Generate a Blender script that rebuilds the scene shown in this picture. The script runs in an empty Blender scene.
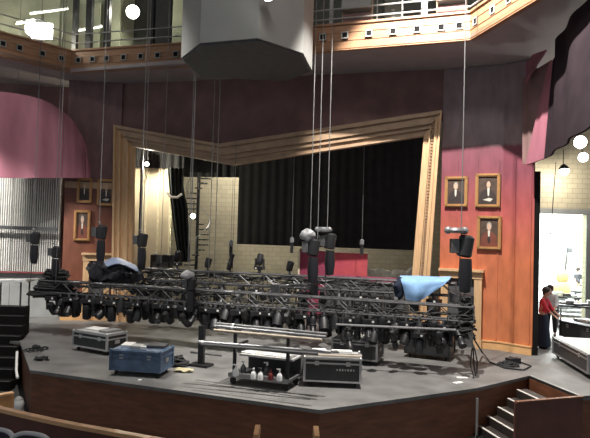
import bpy, bmesh, math, random
from mathutils import Vector, Matrix, Euler
random.seed(7)
sc = bpy.context.scene
COL = sc.collection
PI = math.pi
V = Vector
Z = V((0, 0, 1))

# ------------------------------------------------------------------ camera
H = 3.2
F = 590.0
PITCH = math.atan(16 / 590.0)
ROLL = math.radians(1.6)
fwd = V((0, math.cos(PITCH), math.sin(PITCH)))
up0 = V((0, -math.sin(PITCH), math.cos(PITCH)))
rt0 = V((1, 0, 0))
rtc = rt0 * math.cos(ROLL) + up0 * math.sin(ROLL)
upc = up0 * math.cos(ROLL) - rt0 * math.sin(ROLL)
CAM = V((0, 0, H))
cd = bpy.data.cameras.new('camera')
cam = bpy.data.objects.new('camera', cd)
COL.objects.link(cam)
m = Matrix((rtc, upc, -fwd)).transposed().to_4x4()
m.translation = CAM
cam.matrix_world = m
cd.sensor_width = 36
cd.sensor_fit = 'HORIZONTAL'
cd.lens = 36
cd.clip_end = 200
sc.camera = cam


def ray(px, py):
    return fwd * F + rtc * (px - 295.0) + upc * (219.0 - py)


def at(px, py, d):            # measured point of the photo at distance d along world y
    r = ray(px, py)
    return CAM + r * (d / r.y)


def onz(px, py, z=0.0):       # measured point of the photo on a level surface
    r = ray(px, py)
    return CAM + r * ((z - H) / r.z)


def onv(px, py, a, b):        # measured point of the photo on an upright wall through a, b
    r = ray(px, py)
    n = V((b[1] - a[1], -(b[0] - a[0]), 0))
    t = n.dot(V((a[0], a[1], 0)) - CAM) / n.dot(r)
    return CAM + r * t


# ------------------------------------------------------------------ materials
def nodes_of(name):
    mt = bpy.data.materials.new(name)
    mt.use_nodes = True
    nt = mt.node_tree
    return mt, nt, nt.nodes['Principled BSDF']


def mat(name, col, rough=0.6, metal=0.0, var=0.15, scale=6.0, stretch=(1, 1, 1), bump=0.0, col2=None, spec=0.5, sheen=0.0):
    mt, nt, b = nodes_of(name)
    tc = nt.nodes.new('ShaderNodeTexCoord')
    mp = nt.nodes.new('ShaderNodeMapping')
    mp.inputs['Scale'].default_value = stretch
    no = nt.nodes.new('ShaderNodeTexNoise')
    no.inputs['Scale'].default_value = scale
    no.inputs['Detail'].default_value = 6
    cr = nt.nodes.new('ShaderNodeValToRGB')
    c = V(col)
    lo = c * (1 - var)
    hi = V(col2) if col2 else c * (1 + var)
    cr.color_ramp.elements[0].position = 0.3
    cr.color_ramp.elements[1].position = 0.7
    cr.color_ramp.elements[0].color = (*lo, 1)
    cr.color_ramp.elements[1].color = (*hi, 1)
    nt.links.new(tc.outputs['Object'], mp.inputs[0])
    nt.links.new(mp.outputs[0], no.inputs['Vector'])
    nt.links.new(no.outputs['Fac'], cr.inputs[0])
    nt.links.new(cr.outputs[0], b.inputs['Base Color'])
    b.inputs['Roughness'].default_value = rough
    b.inputs['Metallic'].default_value = metal
    b.inputs['Specular IOR Level'].default_value = spec
    if sheen:
        b.inputs['Sheen Weight'].default_value = sheen
    if bump:
        bp = nt.nodes.new('ShaderNodeBump')
        bp.inputs['Strength'].default_value = bump
        bp.inputs['Distance'].default_value = 0.02
        nt.links.new(no.outputs['Fac'], bp.inputs['Height'])
        nt.links.new(bp.outputs[0], b.inputs['Normal'])
    return mt


def emit(name, col, s):
    mt, nt, b = nodes_of(name)
    b.inputs['Base Color'].default_value = (*col, 1)
    b.inputs['Emission Color'].default_value = (*col, 1)
    b.inputs['Emission Strength'].default_value = s
    return mt


def brickmat(name, c1, c2, mortar, scale=3.0, bw=0.4, rh=0.2, axis=True):
    mt, nt, b = nodes_of(name)
    tc = nt.nodes.new('ShaderNodeTexCoord')
    mp = nt.nodes.new('ShaderNodeMapping')
    mp.inputs['Rotation'].default_value = (PI / 2, 0, 0)
    br = nt.nodes.new('ShaderNodeTexBrick')
    br.inputs['Color1'].default_value = (*c1, 1)
    br.inputs['Color2'].default_value = (*c2, 1)
    br.inputs['Mortar'].default_value = (*mortar, 1)
    br.inputs['Scale'].default_value = 1.0
    br.inputs['Brick Width'].default_value = bw
    br.inputs['Row Height'].default_value = rh
    br.inputs['Mortar Size'].default_value = 0.012
    no = nt.nodes.new('ShaderNodeTexNoise')
    no.inputs['Scale'].default_value = 1.3
    mx = nt.nodes.new('ShaderNodeMixRGB')
    mx.blend_type = 'MULTIPLY'
    mx.inputs[0].default_value = 0.35
    nt.links.new(tc.outputs['Object'], mp.inputs[0])
    nt.links.new(mp.outputs[0], br.inputs['Vector'])
    nt.links.new(tc.outputs['Object'], no.inputs['Vector'])
    nt.links.new(br.outputs['Color'], mx.inputs[1])
    nt.links.new(no.outputs['Fac'], mx.inputs[2])
    nt.links.new(mx.outputs[0], b.inputs['Base Color'])
    b.inputs['Roughness'].default_value = 0.85
    return mt


def paintmat(name, stops, z0, z1, rough=0.5):
    """painted scenery: colour changes with height on the flat"""
    mt, nt, b = nodes_of(name)
    g = nt.nodes.new('ShaderNodeNewGeometry')
    sp = nt.nodes.new('ShaderNodeSeparateXYZ')
    mr = nt.nodes.new('ShaderNodeMapRange')
    mr.inputs['From Min'].default_value = z0
    mr.inputs['From Max'].default_value = z1
    no = nt.nodes.new('ShaderNodeTexNoise')
    no.inputs['Scale'].default_value = 5
    no.inputs['Detail'].default_value = 7
    mpn = nt.nodes.new('ShaderNodeMapping')
    mpn.inputs['Scale'].default_value = (1, 1, 0.35)
    ad = nt.nodes.new('ShaderNodeMath')
    ad.operation = 'MULTIPLY_ADD'
    ad.inputs[1].default_value = 0.03
    cr = nt.nodes.new('ShaderNodeValToRGB')
    els = cr.color_ramp.elements
    while len(els) < len(stops):
        els.new(0.5)
    for e, (p, c) in zip(els, stops):
        e.position = p
        e.color = (*c, 1)
    mx = nt.nodes.new('ShaderNodeMixRGB')
    mx.blend_type = 'OVERLAY'
    mx.inputs[0].default_value = 0.45
    nt.links.new(g.outputs['Position'], sp.inputs[0])
    nt.links.new(sp.outputs['Z'], mr.inputs['Value'])
    nt.links.new(g.outputs['Position'], mpn.inputs[0])
    nt.links.new(mpn.outputs[0], no.inputs['Vector'])
    nt.links.new(no.outputs['Fac'], ad.inputs[0])
    nt.links.new(mr.outputs[0], ad.inputs[2])
    nt.links.new(ad.outputs[0], cr.inputs[0])
    nt.links.new(cr.outputs[0], mx.inputs[1])
    nt.links.new(no.outputs['Fac'], mx.inputs[2])
    nt.links.new(mx.outputs[0], b.inputs['Base Color'])
    b.inputs['Roughness'].default_value = rough
    return mt


M = {}
M['stage'] = mat('stage_paint', (0.155, 0.152, 0.148), 0.55, var=0.28, scale=1.6, bump=0.05)
M['fascia_dark'] = mat('dark_mahogany', (0.16, 0.062, 0.032), 0.5, var=0.3, scale=2.2, stretch=(1, 1, 6))
M['lip'] = mat('black_lip', (0.013, 0.012, 0.012), 0.8, spec=.08)
M['carpet'] = mat('auditorium_carpet', (0.05, 0.05, 0.047), 0.95, var=0.3, scale=25)
M['oak'] = mat('oak_fascia', (0.33, 0.175, 0.095), 0.45, var=0.22, scale=3, stretch=(1, 1, 14))
M['soffit'] = mat('dark_soffit', (0.34, 0.30, 0.30), 0.8, var=0.06, scale=2)
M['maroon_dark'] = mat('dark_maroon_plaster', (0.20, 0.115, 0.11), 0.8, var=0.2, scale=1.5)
M['maroon'] = mat('maroon_panel', (0.27, 0.098, 0.13), 0.7, var=0.18, scale=1.2, stretch=(2, 2, .5))
M['valshade'] = mat('shaded_valance_cloth', (0.022, 0.015, 0.019), 0.95, spec=.1, var=0.2, scale=2)  # unlit side of the valance, its shade put into the colour
M['darkred'] = mat('dull_red_paint', (0.22, 0.05, 0.05), 0.7)
M['silverbag'] = mat('silver_grey_cloth', (0.34, 0.34, 0.35), 0.4, metal=.3, var=.4, scale=9)
M['brickgrey'] = mat('dust_sheet_grey', (.34, .33, .29), .9)
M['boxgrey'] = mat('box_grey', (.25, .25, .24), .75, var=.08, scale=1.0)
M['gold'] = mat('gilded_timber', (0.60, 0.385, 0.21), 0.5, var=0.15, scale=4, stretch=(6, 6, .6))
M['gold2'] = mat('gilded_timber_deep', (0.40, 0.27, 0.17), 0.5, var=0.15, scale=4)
M['wall_l'] = paintmat('left_scenic_panelling', [(0.0, (.17, .058, .03)), (.5, (.145, .046, .026)), (.58, (.16, .055, .045)), (.62, (.20, .10, .105)), (1, (.18, .10, .105))], 0, 8.4)
M['wall_r'] = paintmat('right_scenic_panelling', [(0.0, (.55, .19, .08)), (.32, (.50, .145, .065)), (.50, (.36, .08, .075)), (.63, (.20, .052, .072)), (.725, (.185, .047, .070)), (.737, (.24, .17, .18)), (1, (.25, .19, .20))], 0, 8.4)  # grey top stops put haze over the shaded upper wall into the colour
M['baseboard'] = mat('honey_baseboard', (0.70, 0.40, 0.18), 0.5, var=0.12, scale=4)
M['brick'] = brickmat('painted_block', (.50, .45, .34), (.44, .40, .30), (.36, .32, .25))
M['brick2'] = brickmat('wing_painted_block', (.62, .54, .38), (.56, .49, .35), (.42, .36, .27))
M['velour'] = mat('black_velour', (0.010, 0.010, 0.0115), 0.95, var=0.3, scale=3, sheen=0.05)
M['legcloth'] = mat('dark_green_black_cloth', (0.018, 0.024, 0.024), 0.9, var=0.3)
M['black'] = mat('black_metal', (0.017, 0.017, 0.019), 0.42, metal=0.1, var=0.3)
M['blackm'] = mat('black_plastic', (0.015, 0.015, 0.017), 0.5, var=0.3)
M['rubber'] = mat('black_rubber', (0.022, 0.022, 0.022), 0.85)
M['lens'] = mat('dark_lens', (0.10, 0.11, 0.13), 0.05, metal=0.6)
M['alu'] = mat('aluminium', (0.60, 0.60, 0.61), 0.35, metal=0.85, var=0.1, scale=20)
M['trussm'] = mat('weathered_truss', (0.115, 0.115, 0.12), 0.42, metal=0.5, var=0.3, scale=8)
M['chain'] = mat('steel_chain', (0.20, 0.20, 0.20), 0.5, metal=0.3)
M['chaind'] = mat('dark_steel_chain', (0.12, 0.12, 0.125), 0.5, metal=0.3)
M['steel'] = mat('grey_steel', (0.30, 0.30, 0.31), 0.4, metal=0.6)
M['grey'] = mat('grey_panel', (0.30, 0.30, 0.29), 0.6, var=0.12, scale=1.5)
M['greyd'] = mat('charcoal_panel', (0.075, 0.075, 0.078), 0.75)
M['caseblk'] = mat('case_laminate', (0.028, 0.028, 0.03), 0.45)
M['caseblue'] = mat('case_blue', (0.085, 0.135, 0.22), 0.5, var=0.3, scale=5)
M['casetop'] = mat('case_top_grey', (0.42, 0.42, 0.41), 0.5)
M['white'] = mat('white_paint', (0.78, 0.78, 0.76), 0.5, var=0.05)
M['paper'] = mat('white_paper', (0.80, 0.79, 0.75), 0.8, var=0.06)
M['bluecloth'] = mat('light_blue_cloth', (0.24, 0.42, 0.70), 0.85, var=0.1, scale=8)
M['tarp'] = mat('black_tarpaulin', (0.012, 0.012, 0.016), 0.45)
M['tarpblue'] = mat('blue_grey_tarpaulin', (0.22, 0.27, 0.38), 0.5)
M['red'] = mat('crimson_scenery', (0.46, 0.055, 0.10), 0.6, var=0.12, scale=2, col2=(0.55, 0.09, 0.09))
M['redfloor'] = mat('magenta_carpet', (0.30, 0.05, 0.10), 0.9)
M['cream'] = mat('cream_edge', (0.72, 0.64, 0.48), 0.6)
M['muslin'] = mat('muslin_flat', (0.62, 0.54, 0.40), 0.9, var=0.1, scale=2)
M['slat'] = mat('pale_batten', (0.68, 0.66, 0.62), 0.7, var=0.1)
M['slatgap'] = mat('grey_backing', (0.16, 0.16, 0.155), 0.9)
M['skin'] = mat('skin', (0.55, 0.33, 0.24), 0.6, var=0.05)
M['hair'] = mat('dark_hair', (0.03, 0.02, 0.015), 0.6)
M['navy'] = mat('navy_cloth', (0.015, 0.022, 0.045), 0.9)
M['redcloth'] = mat('red_cloth', (0.55, 0.03, 0.05), 0.85)
M['whitecloth'] = mat('white_cloth', (0.75, 0.76, 0.78), 0.85)
M['charcoal'] = mat('charcoal_cloth', (0.035, 0.038, 0.045), 0.9)
M['seat'] = mat('seat_upholstery', (0.03, 0.03, 0.045), 0.85)
M['rim'] = mat('grey_seat_rim', (0.45, 0.45, 0.47), 0.45)
M['bottle'] = mat('white_bottle', (0.8, 0.8, 0.8), 0.35, var=0.03)
M['bottlered'] = mat('red_bottle', (0.16, 0.02, 0.02), 0.4)
M['bottledk'] = mat('dark_bottle', (0.04, 0.04, 0.045), 0.3)
M['canvas'] = mat('dark_oil_ground', (0.075, 0.045, 0.032), 0.5, var=0.35, scale=6)
M['coat'] = mat('painted_coat', (0.035, 0.022, 0.02), 0.5)
M['coatred'] = mat('painted_russet_coat', (0.16, 0.045, 0.028), 0.5)
M['pskin'] = mat('painted_flesh', (0.55, 0.36, 0.26), 0.5)
M['pwhite'] = mat('painted_linen', (0.62, 0.58, 0.50), 0.5)
M['phair'] = mat('painted_hair', (0.33, 0.31, 0.28), 0.5)
M['framegold'] = mat('picture_frame_gilt', (0.42, 0.22, 0.085), 0.4, metal=0.2)
M['galwall'] = mat('gallery_back_wall', (0.42, 0.44, 0.32), 0.8, var=0.25, scale=1.2)
M['galdark'] = mat('gallery_dark', (0.11, 0.115, 0.10), 0.8)
M['lampw'] = emit('lamp_glow', (1.0, 0.97, 0.86), 14)
M['lampg'] = emit('lamp_glow_green', (0.95, 1.0, 0.70), 8)
M['lampf'] = emit('tube_glow', (0.95, 1.0, 0.80), 3.5)
M['whitewall'] = mat('white_workshop_wall', (0.85, 0.88, 0.88), 0.7, var=0.03)
M['greenwall'] = mat('pale_green_panel', (0.42, 0.52, 0.45), 0.7)
M['palewood'] = mat('pale_pipe_wood', (0.50, 0.42, 0.33), 0.5)
M['tan'] = mat('tan_wood', (0.60, 0.30, 0.12), 0.5)
M['darkwood'] = mat('dark_step', (0.028, 0.020, 0.017), 0.6)
M['nosing'] = mat('pale_nosing', (0.62, 0.58, 0.54), 0.5)
M['railwood'] = mat('polished_rail', (0.72, 0.42, 0.22), 0.35, var=0.1)
M['railpanel'] = mat('red_brown_panel', (0.11, 0.04, 0.03), 0.6, var=0.2, scale=3)
M['yellow'] = mat('sand_sack', (0.45, 0.40, 0.25), 0.9)


# ------------------------------------------------------------------ mesh builder
WL = {}


class MB:
    def __init__(s):
        s.bm = bmesh.new()

    def box(s, c, size, rz=0.0, R=None):
        mm = Matrix.Translation(V(c)) @ (R.to_4x4() if R else Matrix.Rotation(rz, 4, 'Z')) @ Matrix.Diagonal((*size, 1))
        bmesh.ops.create_cube(s.bm, size=1, matrix=mm)
        return s

    def frame(s, p0, p1, up=Z):
        d = (V(p1) - V(p0)).normalized()
        u = V(up)
        if abs(d.dot(u)) > 0.98:
            u = V((0, 1, 0))
        x = d.cross(u).normalized()
        y = x.cross(d)
        return d, x, y

    def beam(s, p0, p1, w, h, up=Z):       # w sideways, h along up
        p0, p1 = V(p0), V(p1)
        d, x, y = s.frame(p0, p1, up)
        R = Matrix((x, d, y)).transposed()
        return s.box((p0 + p1) / 2, (w, (p1 - p0).length, h), R=R)

    def path(s, pts, r, seg=6, caps=True):
        pts = [V(p) for p in pts]
        rings = []
        n = len(pts)
        rr = r if isinstance(r, (list, tuple)) else [r] * n
        px = None
        for i, p in enumerate(pts):
            a = pts[max(0, i - 1)]
            b = pts[min(n - 1, i + 1)]
            d = (b - a).normalized() if (b - a).length > 1e-9 else Z
            if px is None:
                _, x, y = s.frame(a, b)
            else:
                x = (px - d * px.dot(d)).normalized()
                y = d.cross(x)
            px = x
            y = d.cross(x)
            rings.append([s.bm.verts.new(p + (x * math.cos(2 * PI * k / seg) + y * math.sin(2 * PI * k / seg)) * rr[i]) for k in range(seg)])
        for i in range(n - 1):
            for k in range(seg):
                s.bm.faces.new((rings[i][k], rings[i][(k + 1) % seg], rings[i + 1][(k + 1) % seg], rings[i + 1][k]))
        if caps:
            s.bm.faces.new(rings[0][::-1])
            s.bm.faces.new(rings[-1])
        return s

    def tube(s, p0, p1, r, seg=8, r2=None):
        return s.path([p0, p1], [r, r2 if r2 is not None else r], seg)

    def lathe(s, prof, seg=16, mtx=None):
        mtx = mtx or Matrix()
        rings = []
        for r, z in prof:
            r = max(r, 1e-4)
            rings.append([s.bm.verts.new(mtx @ V((r * math.cos(2 * PI * k / seg), r * math.sin(2 * PI * k / seg), z))) for k in range(seg)])
        for i in range(len(rings) - 1):
            for k in range(seg):
                s.bm.faces.new((rings[i][k], rings[i][(k + 1) % seg], rings[i + 1][(k + 1) % seg], rings[i + 1][k]))
        s.bm.faces.new(rings[0][::-1])
        s.bm.faces.new(rings[-1])
        return s

    def prism(s, pts, vec):
        pts = [V(p) for p in pts]
        vec = V(vec)
        a = [s.bm.verts.new(p) for p in pts]
        b = [s.bm.verts.new(p + vec) for p in pts]
        n = len(pts)
        s.bm.faces.new(a[::-1])
        s.bm.faces.new(b)
        for i in range(n):
            s.bm.faces.new((a[i], a[(i + 1) % n], b[(i + 1) % n], b[i]))
        return s

    def poly(s, xy, z0, z1):
        return s.prism([(p[0], p[1], z0) for p in xy], (0, 0, z1 - z0))

    def ball(s, c, r, sx=1, sy=1, sz=1, seg=14, R=None):
        mm = Matrix.Translation(V(c)) @ (R.to_4x4() if R else Matrix()) @ Matrix.Diagonal((sx, sy, sz, 1))
        bmesh.ops.create_uvsphere(s.bm, u_segments=seg, v_segments=max(6, seg // 2), radius=r, matrix=mm)
        return s

    def lumpy(s, amt, fr=4.0):
        from mathutils import noise
        for v_ in s.bm.verts:
            v_.co += noise.noise_vector(v_.co * fr) * amt + noise.noise_vector(v_.co * fr * 2.7) * amt * .45
        return s

    def sheet(s, fn, nu, nv, th):
        """a grid surface given thickness th"""
        P = [[V(fn(i / nu, j / nv)) for j in range(nv + 1)] for i in range(nu + 1)]
        N = []
        for i in range(nu + 1):
            row = []
            for j in range(nv + 1):
                du = P[min(nu, i + 1)][j] - P[max(0, i - 1)][j]
                dv = P[i][min(nv, j + 1)] - P[i][max(0, j - 1)]
                nn = du.cross(dv)
                row.append(nn.normalized() if nn.length > 1e-12 else Z.copy())
            N.append(row)
        A = [[s.bm.verts.new(P[i][j] + N[i][j] * th / 2) for j in range(nv + 1)] for i in range(nu + 1)]
        B = [[s.bm.verts.new(P[i][j] - N[i][j] * th / 2) for j in range(nv + 1)] for i in range(nu + 1)]
        f = s.bm.faces.new
        for i in range(nu):
            for j in range(nv):
                f((A[i][j], A[i + 1][j], A[i + 1][j + 1], A[i][j + 1]))
                f((B[i][j], B[i][j + 1], B[i + 1][j + 1], B[i + 1][j]))
        for i in range(nu):
            f((A[i][0], B[i][0], B[i + 1][0], A[i + 1][0]))
            f((A[i][nv], A[i + 1][nv], B[i + 1][nv], B[i][nv]))
        for j in range(nv):
            f((A[0][j], A[0][j + 1], B[0][j + 1], B[0][j]))
            f((A[nu][j], B[nu][j], B[nu][j + 1], A[nu][j + 1]))
        return s

    def build(s, name, m_, parent=None, smooth=False, pivot=None, bevel=0.0):
        bm = s.bm
        bmesh.ops.recalc_face_normals(bm, faces=bm.faces)
        if bevel:
            ed = [e for e in bm.edges if len(e.link_faces) == 2 and e.calc_face_angle(0) > 0.6]
            bmesh.ops.bevel(bm, geom=ed, offset=bevel, segments=2, affect='EDGES', profile=0.6)
        base = WL.get(parent.name, V((0, 0, 0))) if parent else V((0, 0, 0))
        if pivot is not None:
            org = V(pivot)
        elif parent:
            org = base.copy()
        else:
            xs = [v.co for v in bm.verts]
            org = V(((min(v.x for v in xs) + max(v.x for v in xs)) / 2, (min(v.y for v in xs) + max(v.y for v in xs)) / 2, min(v.z for v in xs)))
        for v in bm.verts:
            v.co -= org
        if smooth:
            for f_ in bm.faces:
                f_.smooth = True
        me = bpy.data.meshes.new(name)
        bm.to_mesh(me)
        bm.free()
        me.materials.append(M[m_] if isinstance(m_, str) else m_)
        o = bpy.data.objects.new(name, me)
        COL.objects.link(o)
        o.location = org - base
        if parent:
            o.parent = parent
        WL[o.name] = org
        if smooth:
            try:
                me.set_sharp_from_angle(angle=math.radians(40))
            except Exception:
                pass
        return o


def tag(o, label, cat, group=None):
    o['label'] = label
    o['category'] = cat
    if group:
        o['group'] = group
    return o


def thing(name, label, cat, loc=(0, 0, 0), group=None):
    o = bpy.data.objects.new(name, None)
    COL.objects.link(o)
    o.location = loc
    o.empty_display_size = 0.1
    WL[o.name] = V(loc)
    return tag(o, label, cat, group)


def struct(o):
    o['kind'] = 'structure'
    return o


def kids(o):
    return [c for c in o.children]


def copy_tree(o, parent=None):
    c = o.copy()
    COL.objects.link(c)
    if parent:
        c.parent = parent
    for ch in kids(o):
        copy_tree(ch, c)
    return c


ORD = ['first', 'second', 'third', 'fourth', 'fifth', 'sixth', 'seventh', 'eighth', 'ninth', 'tenth', 'eleventh', 'twelfth',
       'thirteenth', 'fourteenth', 'fifteenth', 'sixteenth', 'seventeenth', 'eighteenth', 'nineteenth', 'twentieth',
       'twenty-first', 'twenty-second', 'twenty-third', 'twenty-fourth', 'twenty-fifth', 'twenty-sixth', 'twenty-seventh',
       'twenty-eighth', 'twenty-ninth', 'thirtieth', 'thirty-first', 'thirty-second']


def light(name, kind, loc, energy, col=(1, 1, 1), size=0.2, target=None, angle=60, blend=0.5):
    ld = bpy.data.lights.new(name, kind)
    ld.energy = energy
    ld.color = col
    if kind == 'AREA':
        ld.shape = 'DISK'
        ld.size = size
    else:
        ld.shadow_soft_size = size
    if kind == 'SPOT':
        ld.spot_size = math.radians(angle)
        ld.spot_blend = blend
    o = bpy.data.objects.new(name, ld)
    COL.objects.link(o)
    o.location = loc
    if target is not None:
        o.rotation_euler = (V(target) - V(loc)).to_track_quat('-Z', 'Y').to_euler()
    return o


# ------------------------------------------------------------------ the shell
FLOOR = -1.05
s0 = onz(20, 342)
s1 = onz(30, 370)
s2 = onz(320, 410)
s3 = onz(477, 388)
s4 = onz(530, 375.5)
s5 = onz(583, 397)
XY = lambda p: (p[0], p[1])
stage_poly = [XY(s0), XY(s1), XY(s2), XY(s3), XY(s4), XY(s5), (9.0, 13.2), (15, 14), (15, 33), (-15, 33), (-15, 17.2), (-9.5, 17.2)]
struct(MB().poly(stage_poly, -0.07, 0.0).build('stage_floor', 'stage'))
cx, cy = 0, 20
ins = []
for p in stage_poly:
    v = V((p[0] - cx, p[1] - cy, 0))
    ins.append(XY(V((cx, cy, 0)) + v * (1 - 0.05 / v.length)))
struct(MB().poly(ins, FLOOR, -0.07).build('stage_front', 'fascia_dark'))
struct(MB().box((0, 12, FLOOR - 0.1), (40, 50, 0.2)).build('floor', 'carpet'))

# painted block wall upstage
struct(MB().box((-2.6, 27.2, 4.5), (22, 0.3, 9)).build('wall_back', 'brick'))

# proscenium wall line, side scenery walls
PL = (-6.3, 21.0)
PR = (4.45, 18.0)
pdir = V((PR[0] - PL[0], PR[1] - PL[1], 0)).normalized()
pn = V((pdir.y, -pdir.x, 0))          # towards the house


def onp(px, py, off=0.0):
    a = V((*PL, 0)) + pn * off
    b = V((*PR, 0)) + pn * off
    return onv(px, py, a, b)


# wall over the header
h_top = [(118, 126), (222, 145), (442, 112)]
h_bot = [(134, 147), (234, 165.5), (424, 136.5)]
tl, tv, tr = [onp(*p) for p in h_top]
poly = [tl + V((-0.1, 0, -.2)), tv + V((0, 0, -.2)), tr + V((.1, 0, -.2)), V((tr.x + .1, tr.y, 8.6)), V((tl.x - .1, tl.y, 8.6))]
struct(MB().prism([p - pn * 0.12 for p in poly], -pn * 0.2).build('wall_proscenium', 'maroon_dark'))

wl0, wl1 = onz(60, 320), onz(118, 320)
wl1 = V((*PL, 0))
wl0 = V((wl0.x, wl0.y, 0))
ldir = (wl1 - wl0).normalized()
ln = V((ldir.y, -ldir.x, 0))
struct(MB().prism([wl0, wl1, wl1 + Z * 8.6, wl0 + Z * 8.6], -ln * 0.2).build('wall_left', 'wall_l'))
wr0 = V((*PR, 0)) + V((0.02, 0.1, 0))
wr1 = onz(500, 350)
wr2 = onz(532, 355.5)
wr1.z = wr2.z = 0
rd1 = (wr1 - wr0).normalized()
rd2 = (wr2 - wr1).normalized()
rn1 = V((rd1.y, -rd1.x, 0))
rn2 = V((rd2.y, -rd2.x, 0))
o = MB()
back = V((0.06, 0.2, 0))
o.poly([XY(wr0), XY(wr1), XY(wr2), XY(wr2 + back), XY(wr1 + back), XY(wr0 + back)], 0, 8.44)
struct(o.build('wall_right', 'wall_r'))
# vertical board seams on the two panelled walls (thin battens)
k = 0
for (a, b, n_, cnt) in ((wr0, wr1, rn1, 3), (wr1, wr2, rn2, 2)):
    for i in range(cnt):
        k += 1
        p = a.lerp(b, (i + .8) / cnt) + n_ * 0.012
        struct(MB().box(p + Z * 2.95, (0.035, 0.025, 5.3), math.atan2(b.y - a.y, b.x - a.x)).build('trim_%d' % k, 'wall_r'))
k += 1
struct(MB().beam(wl0 + ln * .03 + Z * 4.75, wl1 + ln * .03 + Z * 4.75, .06, .22).build('trim_%d' % k, 'gold2'))
bb = MB()
for a, b, n_ in ((wr0.lerp(wr1, .6), wr1, rn1), (wr1, wr2, rn2)):
    bb.beam(a + n_ * .03 + Z * .11, b + n_ * .03 + Z * .11, .06, .22)
    bb.beam(a + n_ * .04 + Z * .235, b + n_ * .04 + Z * .235, .08, .035)
struct(bb.build('baseboard_right', 'baseboard'))
bb = MB()
bb.beam(wl0 + ln * .03 + Z * .14, wl1 + ln * .03 + Z * .14, .06, .28)
struct(bb.build('baseboard_left', 'baseboard'))
# dark return at the free edge of the right wall
struct(MB().box(wr2 + V((0.1, 0.12, 2.6)), (0.14, 0.2, 5.2)).build('trim_20', 'lip'))

# ------------------------------------------------------------------ proscenium frame
pf = thing('proscenium_frame', 'gilded crooked picture-frame proscenium with a sagging header around the stage opening', 'proscenium', (*PL, 0))


def lerp2(a, b, t):
    return (a[0] + (b[0] - a[0]) * t, a[1] + (b[1] - a[1]) * t)


def ground(px_top, py_top, px_b, py_b):
    """lower an outline edge to the stage floor"""
    a, b = onp(px_top, py_top), onp(px_b, py_b)
    t = a.z / (a.z - b.z)
    return a + (b - a) * t


def moulding(m_, e0, e1, bands):
    """e0,e1: outline polylines of equal length; bands (t0,t1,front)"""
    for (t0, t1, fr) in bands:
        A = [p.lerp(q, t0) for p, q in zip(e0, e1)]
        B = [p.lerp(q, t1) for p, q in zip(e0, e1)]
        for i in range(len(e0) - 1):
            m_.prism([A[i] + pn * fr, A[i + 1] + pn * fr, B[i + 1] + pn * fr, B[i] + pn * fr], -pn * (fr + 0.1))


HB = [(0, .17, .30), (.17, .26, .20), (.26, .52, .25), (.52, .62, .14), (.62, .72, .18), (.72, .93, .08), (.93, 1, .14)]
mb = MB()
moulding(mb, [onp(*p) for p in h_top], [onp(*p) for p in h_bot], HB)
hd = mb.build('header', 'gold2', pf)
mb = MB()
lo, li = [onp(118, 126), ground(118, 126, 116.5, 250)], [onp(134, 147), ground(134, 147, 133, 250)]
moulding(mb, lo, li, [(0, .12, .3), (.12, .3, .2), (.3, .4, .26), (.4, .72, .15), (.72, .82, .22), (.82, 1, .1)])
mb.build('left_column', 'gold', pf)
mb = MB()
ro, ri = [onp(442, 112), ground(442, 112, 430, 278)], [onp(424, 136.5), ground(424, 136.5, 412, 278)]
moulding(mb, ro, ri, [(0, .1, .3), (.1, .2, .22), (.2, .34, .28), (.34, .58, .14), (.58, .66, .24), (.66, 1, .12)])
mb.build('right_column', 'gold', pf)
for i in range(70):
    t = (i + .7) / 71
    p = ro[0].lerp(ro[1], t).lerp(ri[0].lerp(ri[1], t), .46) + pn * .17
    MB().box(p, (.07, .07, .05), math.atan2(pdir.y, pdir.x)).build('dentil', 'gold2', pf)

# ------------------------------------------------------------------ galleries (high balconies)
ZB, ZT = 8.45, 9.16


def onzz(px, py):
    p = onz(px, py, ZB)
    return V((p.x, p.y, 0))


g0, g1, g2 = onzz(0, 56), onzz(70, 72.5), onzz(190, 66)
g3, g4, g5 = onzz(311, 52), onzz(470, 40), onzz(536, 0)
gm1 = g0 + (g0 - g1) * 1.2
g6 = g5 + (g5 - g4) * 1.2


def gallery(name, label, runs, vents):
    r = thing(name, label, 'balcony', runs[0][0] + Z * ZB)
    mb = MB()
    cap = MB()
    for a, b in runs:
        d = (b - a).normalized()
        n_ = V((d.y, -d.x, 0))
        mb.prism([a + Z * ZB, b + Z * ZB, b + Z * ZT, a + Z * ZT], -n_ * .15)
        cap.beam(a + Z * (ZT + .03) - n_ * .06, b + Z * (ZT + .03) - n_ * .06, .22, .06)
        for zz in (ZB + .05, ZB + .27, ZB + .5):
            cap.beam(a + Z * zz + n_ * .008, b + Z * zz + n_ * .008, .016, .02)
    mb.build('fascia', 'oak', r)
    cap.build('cap_rail', 'oak', r)
    for a, b, ts in vents:
        d = (b - a).normalized()
        n_ = V((d.y, -d.x, 0))
        rz = math.atan2(d.y, d.x)
        for t in ts:
            p = a.lerp(b, t) + Z * (ZB + .40)
            f = MB()
            for sx, sz, w, h in ((0, .085, .20, .03), (0, -.085, .20, .03), (.085, 0, .03, .14), (-.085, 0, .03, .14)):
                f.box(p + d * sx + Z * sz + n_ * .025, (w, .03, h), rz)
            fo = f.build('square_vent', 'grey', r)
            MB().box(p + n_ * .012, (.15, .02, .15), rz).build('vent_opening', 'lip', fo)
    return r


def ts(a, b, pxs, y):          # where photo columns pxs fall along a run
    out = []
    for x in pxs:
        p = onv(x, y, a, b)
        out.append((V((p.x, p.y, 0)) - a).length / (b - a).length)
    return out


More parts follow.
